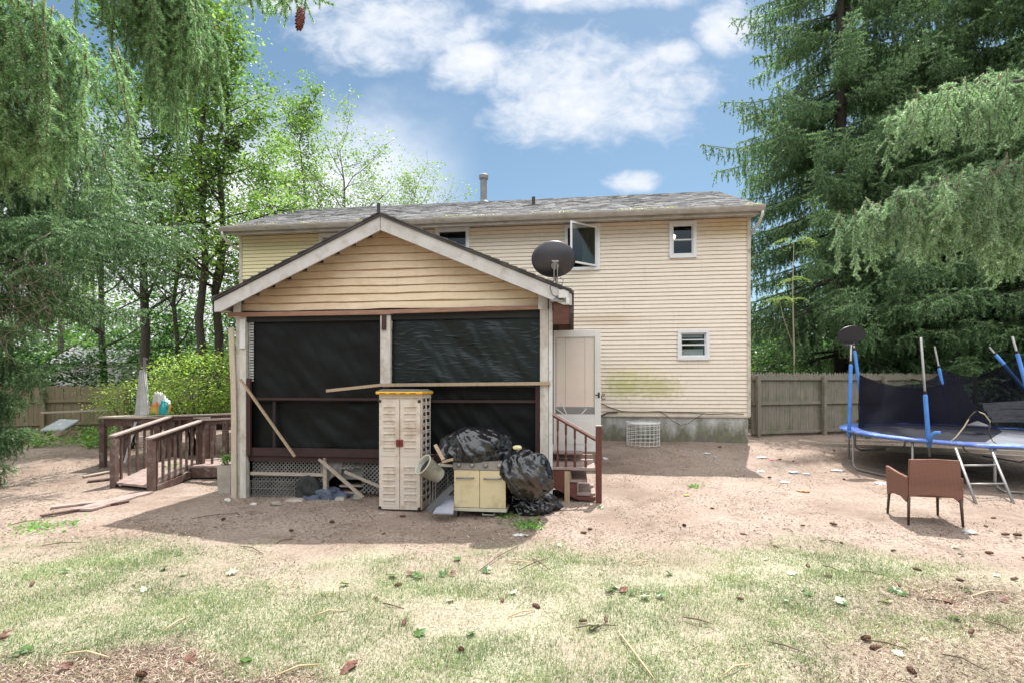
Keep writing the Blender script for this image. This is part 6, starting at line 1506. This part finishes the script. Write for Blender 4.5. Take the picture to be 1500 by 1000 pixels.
# ================================================================ GRASS AND LITTER
r = np.random.default_rng(101)
def scatter(n, ya, yb, maskf, xr=(-1.06, 1.06)):
    """uniform in the picture's depth range over real ground"""
    Y = ya + (yb - ya) * r.random(n); X = r.uniform(xr[0], xr[1], n) * Y; k = r.random(n) < maskf(X, Y); return X[k], Y[k]
def blades(X, Y, h, w, lean, seed):
    q = np.random.default_rng(seed); n = len(X); Z = ground_z(X, Y) + (fbm(X * 1.1, Y * 1.1, 3, 3) - .5) * .05 + (fbm(X * 6, Y * 6, 3, 8) - .5) * .022
    a = q.uniform(0, 2 * np.pi, n); hh = h * q.uniform(.4, 1.3, n) * (.35 + 1.3 * fbm(X * 3.2, Y * 3.2, 3, 71) ** 1.3); ll = np.abs(q.normal(0, lean, n)) * hh; d = q.uniform(0, 2 * np.pi, n)
    b = np.stack([X, Y, Z - .004], 1); s = np.stack([np.cos(a), np.sin(a), 0 * a], 1) * w * .5
    m_ = b + np.stack([np.cos(d) * ll * .35, np.sin(d) * ll * .35, hh * .6], 1); t = b + np.stack([np.cos(d) * ll, np.sin(d) * ll, hh], 1)
    V = np.stack([b - s, b + s, m_ + s * .7, m_ - s * .7, t], 1); k = np.arange(n) * 5
    F1 = np.stack([k, k + 1, k + 2, k + 3], 1); F2 = np.stack([k + 3, k + 2, k + 4, k + 4], 1)
    T = np.concatenate([np.stack([k, k + 1, k + 2], 1), np.stack([k, k + 2, k + 3], 1), np.stack([k + 3, k + 2, k + 4], 1)])
    return V.reshape(-1, 3), T
def gmask(X, Y):
    g = fbm(X * .55, Y * 1.1, 4, 44); f = fbm(X * 3, Y * 3, 3, 52)
    return np.clip(turf_mask(X, Y) * sstep(.36, .56, g + .45 * (f - .5)) * (1 - mulch_mask(X, Y) * .85) * 1.1, 0, 1)
M['grass'] = leafmat('grass_blades', [(.08, .155, .05), (.13, .22, .08), (.21, .30, .125), (.32, .38, .21)], .35, .6, 1.2)
M['straw'] = leafmat('dry_straw', [(.33, .30, .21), (.43, .40, .30), (.53, .50, .40), (.24, .20, .14)], .25, .7, 1.5)
X, Y = scatter(270000, 3.0, 7.0, gmask); V, T = blades(X, Y, .036, .0042, .8, 1)
tag(link('grass', mesh_np('grass', V, T, M['grass'])), 'short patchy grass in the front part of the yard', kind='stuff')
X, Y = scatter(240000, 3.0, 7.4, lambda X, Y: np.clip(turf_mask(X, Y) * (1 - .8 * mulch_mask(X, Y)) * .75, 0, 1)); V, T = blades(X, Y, .026, .0045, 1.9, 2)
tag(link('dry_grass', mesh_np('dry_grass', V, T, M['straw'])), 'dry straw coloured thatch between the green grass', kind='stuff')
def slivers(X, Y, L, w, seed, lift=.006):
    q = np.random.default_rng(seed); n = len(X); Z = ground_z(X, Y) + (fbm(X * 1.1, Y * 1.1, 3, 3) - .5) * .05 + (fbm(X * 6, Y * 6, 3, 8) - .5) * .022 + lift
    a = q.uniform(0, 2 * np.pi, n); l = L * q.uniform(.4, 1.5, n) * .5; ww = w * q.uniform(.6, 1.4, n) * .5; tz = q.normal(0, .35, n) * l
    d = np.stack([np.cos(a) * l, np.sin(a) * l, tz], 1); s = np.stack([-np.sin(a) * ww, np.cos(a) * ww, q.normal(0, .5, n) * ww], 1); c = np.stack([X, Y, Z + np.abs(tz) * .6], 1)
    V = np.stack([c - d - s, c + d - s, c + d + s, c - d + s], 1).reshape(-1, 3); return V, np.arange(4 * n).reshape(-1, 4)
M['litter_brown'] = leafmat('brown_litter', [(.08, .045, .035), (.15, .09, .065), (.23, .16, .12), (.34, .26, .21)], .1, .8, 1.5)
M['litter_pale'] = leafmat('pale_litter', [(.34, .27, .20), (.44, .37, .29), (.54, .47, .39), (.27, .20, .15)], .1, .8, 1.5)
def soilmask(X, Y): return np.clip(1.05 - turf_mask(X, Y) * .9, .05, 1) * sstep(.3, .6, fbm(X * 1.4, Y * 1.4, 3, 61))
X, Y = scatter(30000, 4.5, 13, soilmask, (-1.05, 1.1)); V, Fq = slivers(X, Y, .022, .0055, 3); tag(link('needle_litter', mesh_np('needle_litter', V, Fq, M['litter_pale'])), 'pale wood chips and needles strewn over the bare soil', kind='stuff')
X, Y = scatter(42000, 4.5, 13, soilmask, (-1.05, 1.1)); V, Fq = slivers(X, Y, .028, .006, 4); tag(link('bark_litter', mesh_np('bark_litter', V, Fq, M['litter_brown'])), 'dark bark flakes strewn over the bare soil', kind='stuff')
X, Y = scatter(75000, 3.0, 5.4, mulch_mask); V, Fq = slivers(X, Y, .026, .0045, 5, .008); tag(link('dead_needle_litter', mesh_np('dead_needle_litter', V, Fq, M['litter_brown'])), 'reddish brown dead needles over the mulch patches', kind='stuff')
X, Y = scatter(22000, 3.0, 5.4, mulch_mask); V, Fq = slivers(X, Y, .028, .004, 6, .010); tag(link('straw_litter', mesh_np('straw_litter', V, Fq, M['litter_pale'])), 'pale straw strewn over the mulch patches', kind='stuff')
rr = random.Random(33)
def gpos(x, y): g = G(x, y); return g
# cones lying about
spots = [(1057, 655), (1227, 770), (1084, 783), (1139, 804), (1185, 833), (1305, 808), (1337, 834), (1446, 773), (1456, 812), (1483, 784), (1466, 784), (1496, 818), (1206, 663), (1220, 660), (1160, 676), (1145, 673), (1172, 771), (1400, 850), (1205, 846), (735, 884), (860, 911), (888, 914), (780, 887), (552, 884), (589, 857), (590, 919), (672, 952), (560, 784), (585, 757), (790, 762), (868, 776), (850, 782), (1452, 760), (1330, 980), (1275, 936), (1290, 950), (12, 935), (95, 975), (45, 860), (200, 990), (490, 765), (330, 760), (430, 778), (700, 760), (1000, 770), (1040, 745), (1130, 700), (1235, 702), (1230, 795), (1090, 880), (1420, 930), (1320, 862), (1480, 850)]
for i, (x, y) in enumerate(spots):
    o = link('pine_cone', cone); g = gpos(x, y); o.location = g + Vector((0, 0, .02)); o.rotation_euler = (R(90 + rr.uniform(-10, 10)), 0, rr.uniform(0, 6.28)); s = rr.uniform(.5, .85); o.scale = (s * 1.15, s * 1.15, s)
    tag(o, 'dark brown spruce cone lying on the yard ground', 'pine cone', 'spruce cones scattered over the yard')
# sticks and splinters
M['stick'] = mat('stick_bark', (.13, .085, .06), (.07, .045, .03), .9, 20); M['splinter'] = mat('fresh_splinter', (.48, .36, .22), (.36, .25, .15), .8, 20)
sticks = [((1205, 829), (1238, 841), 0), ((1250, 838), (1300, 845), 0), ((1345, 880), (1390, 884), 0), ((1262, 938), (1330, 953), 0), ((560, 884), (592, 893), 0), ((745, 905), (783, 895), 1), ((780, 818), (805, 836), 0), ((740, 822), (790, 827), 1), ((760, 836), (805, 818), 0), ((865, 925), (905, 918), 0), ((905, 925), (960, 999), 1), ((455, 905), (510, 897), 1), ((405, 796), (430, 790), 0), ((350, 800), (385, 812), 0), ((1145, 775), (1162, 780), 0), ((1280, 720), (1300, 724), 1), ((1200, 793), (1228, 796), 0), ((400, 993), (470, 975), 1), ((90, 960), (160, 965), 1), ((1060, 990), (1100, 975), 1), ((1120, 940), (1180, 958), 0), ((920, 826), (950, 823), 1), ((880, 918), (840, 922), 0), ((1420, 875), (1480, 868), 1), ((1440, 910), (1490, 930), 0), ((1380, 960), (1445, 985), 0), ((240, 925), (275, 905), 1), ((1000, 905), (1045, 916), 0), ((280, 760), (350, 752), 0), ((15, 770), (60, 762), 0), ((700, 838), (760, 800), 0), ((60, 800), (120, 795), 0)]
sl = ['brown stick lying in the patchy yard grass', 'pale splinter of wood lying in the patchy yard grass']
for p, q, k in sticks:
    a, b = G(*p), G(*q); a.z += .012; b.z += .014; m_ = (a + b) / 2 + Vector((rr.uniform(-.02, .02), rr.uniform(-.03, .03), .02)); mb = MB()
    mb.tube([a, a.lerp(m_, .5), m_, b.lerp(m_, .4), b], [.004, .006, .006, .005, .003] if not k else [.004, .007, .007, .006, .003], 6)
    tag(mb.build('stick' if not k else 'wood_splinter', M['stick'] if not k else M['splinter'], smooth=True), sl[k], 'stick', ('sticks fallen in the yard', 'pale splinters in the yard')[k])
# fallen leaves, single and ruffled
def leaf_me(m):
    pts = [(0, -.5), (.16, -.32), (.38, -.3), (.28, -.08), (.5, .12), (.24, .16), (.18, .36), (0, .55), (-.18, .36), (-.24, .16), (-.5, .12), (-.28, -.08), (-.38, -.3), (-.16, -.32)]
    mb = MB(); vs = [(0, 0, .06)] + [(x, y, .05 * math.sin(7 * x + 3 * y) + .12 * abs(x)) for x, y in pts]; n = len(pts); mb.add(vs, [(0, 1 + i, 1 + (i + 1) % n) for i in range(n)])
    o = mb.build('tmp', m, None); me = o.data; me.name = 'fallen_leaf'; bpy.data.objects.remove(o); return me
lm = {'g': leaf_me(leafmat('fallen_green_leaf', [(.055, .12, .025), (.085, .16, .04)], .3, .4)), 'p': leaf_me(leafmat('fallen_pale_leaf', [(.42, .46, .33), (.5, .52, .42)], .2, .6)), 'b': leaf_me(leafmat('fallen_brown_leaf', [(.19, .07, .045), (.14, .055, .04)], .2, .6))}
ltxt = {'g': ('green fallen leaf lying on the yard grass', 'green fallen leaves'), 'p': ('pale upturned leaf lying on the yard grass', 'pale fallen leaves'), 'b': ('reddish brown curled leaf lying on the yard', 'brown fallen leaves')}
lv = [('g', 648, 842), ('g', 653, 838), ('b', 664, 841), ('g', 608, 842), ('g', 612, 846), ('b', 600, 841), ('g', 713, 837), ('g', 670, 820), ('g', 900, 862), ('g', 893, 866), ('b', 913, 866), ('g', 927, 870), ('p', 945, 876), ('g', 968, 873), ('g', 870, 922), ('g', 1178, 865), ('g', 1184, 872), ('g', 1232, 874), ('p', 1230, 882), ('g', 1236, 886), ('g', 1310, 868), ('g', 1322, 872), ('g', 1412, 862), ('g', 1418, 868), ('p', 1298, 884), ('p', 1315, 960), ('b', 1390, 884), ('p', 1240, 838), ('p', 1120, 822), ('g', 1408, 812), ('g', 1150, 880), ('g', 1400, 908), ('p', 1160, 842), ('p', 340, 840), ('p', 270, 843), ('g', 240, 836), ('g', 262, 812), ('g', 95, 838), ('p', 210, 866), ('g', 360, 970), ('g', 25, 960), ('g', 38, 955), ('b', 95, 980), ('b', 280, 968), ('b', 10, 930), ('g', 980, 842), ('p', 660, 882), ('p', 752, 870), ('b', 505, 985), ('g', 690, 930), ('b', 515, 978), ('p', 1460, 845), ('p', 1400, 802), ('g', 880, 745), ('p', 770, 786), ('b', 1470, 880), ('g', 505, 858), ('g', 575, 845), ('p', 820, 800), ('g', 615, 930)]
for k, x, y in lv:
    o = link('fallen_leaf', lm[k]); g = G(x, y); o.location = g + Vector((0, 0, .018)); s = rr.uniform(.07, .12); o.scale = (s, s, s); o.rotation_euler = (rr.uniform(-.5, .5), rr.uniform(-.5, .5), rr.uniform(0, 6.3)); tag(o, ltxt[k][0], 'leaf', ltxt[k][1])
# trash bits on the dirt
def scrap(x, y, s, c, label, name='paper_scrap', h=.4, seed=1):
    g = G(x, y); o = blob(name, g + Vector((0, 0, s * h * .2)), (s * .55, s * .4, s * h * .5), seed, mat(name, c, tuple(v * .8 for v in c), .6, 12), .75, n=22); return tag(o, label, 'litter')
scrap(1130, 674, .05, (.62, .05, .28), 'small hot pink plastic scrap on the dirt', 'pink_scrap', .5, 2)
scrap(1163, 692, .13, (.35, .48, .55), 'pale blue plastic scrap on the dirt before the trampoline', 'blue_scrap', .3, 3)
scrap(1182, 694, .09, (.35, .5, .46), 'small pale green plastic scrap beside the blue scrap', 'green_scrap', .3, 4)
scrap(1150, 706, .12, (.65, .64, .62), 'white paper scrap lying before the blue plastic scrap', 'paper_scrap', .25, 5)
scrap(1116, 670, .15, (.62, .60, .57), 'white paper scrap left of the pink scrap', 'paper_scrap', .2, 6)
scrap(1113, 691, .13, (.6, .58, .55), 'crumpled white paper in front of the house right corner', 'paper_scrap', .35, 7)
scrap(1176, 719, .13, (.62, .25, .12), 'orange plastic scrap on the dirt', 'orange_scrap', .2, 8)
scrap(1290, 709, .16, (.52, .52, .56), 'clear crumpled plastic wrap by the trampoline leg', 'plastic_wrap', .3, 9)
scrap(1228, 690, .16, (.46, .42, .42), 'pale plastic wrap lying left of the trampoline leg', 'plastic_wrap', .3, 10)
scrap(1420, 780, .10, (.6, .6, .58), 'white crumpled tissue right of the wicker chair', 'paper_scrap', .4, 11)
scrap(1001, 666, .06, (.6, .25, .4), 'dusty pink ring shaped toy on the shaded dirt', 'pink_toy', .5, 12)
scrap(1034, 664, .11, (.62, .61, .6), 'white paper scrap on the shaded dirt under the low window', 'paper_scrap', .2, 13)
scrap(1048, 669, .06, (.5, .55, .6), 'tiny pale blue scrap beside the white paper in the shade', 'blue_scrap', .3, 14)
scrap(1006, 725, .05, (.6, .6, .08), 'small yellow scrap on the dirt right of the steps', 'yellow_scrap', .5, 15)
scrap(760, 784, .12, (.6, .58, .54), 'flat white scrap on the dirt before the grill', 'paper_scrap', .2, 16)
scrap(333, 733, .07, (.6, .57, .52), 'pale stone at the foot of the concrete planter', 'stone', .6, 17)
scrap(886, 672, .09, (.5, .5, .5), 'grey scrap on the dirt behind the red newel post', 'paper_scrap', .5, 18)
scrap(560, 752, .08, (.6, .56, .48), 'pale crumbs scrap at the foot of the cabinet', 'paper_scrap', .15, 19)
scrap(405, 738, .12, (.3, .26, .22), 'grey rubble chunk before the wire crate', 'rubble_chunk', .4, 20)
scrap(372, 738, .07, (.5, .47, .42), 'pale chip by the left porch post', 'rubble_chunk', .5, 21)
scrap(285, 690, .12, (.36, .31, .24), 'rounded stone edging beside the ramp weed', 'stone', .5, 22)
scrap(305, 685, .14, (.42, .38, .31), 'pale flat stone under the ramp railing', 'stone', .4, 23)
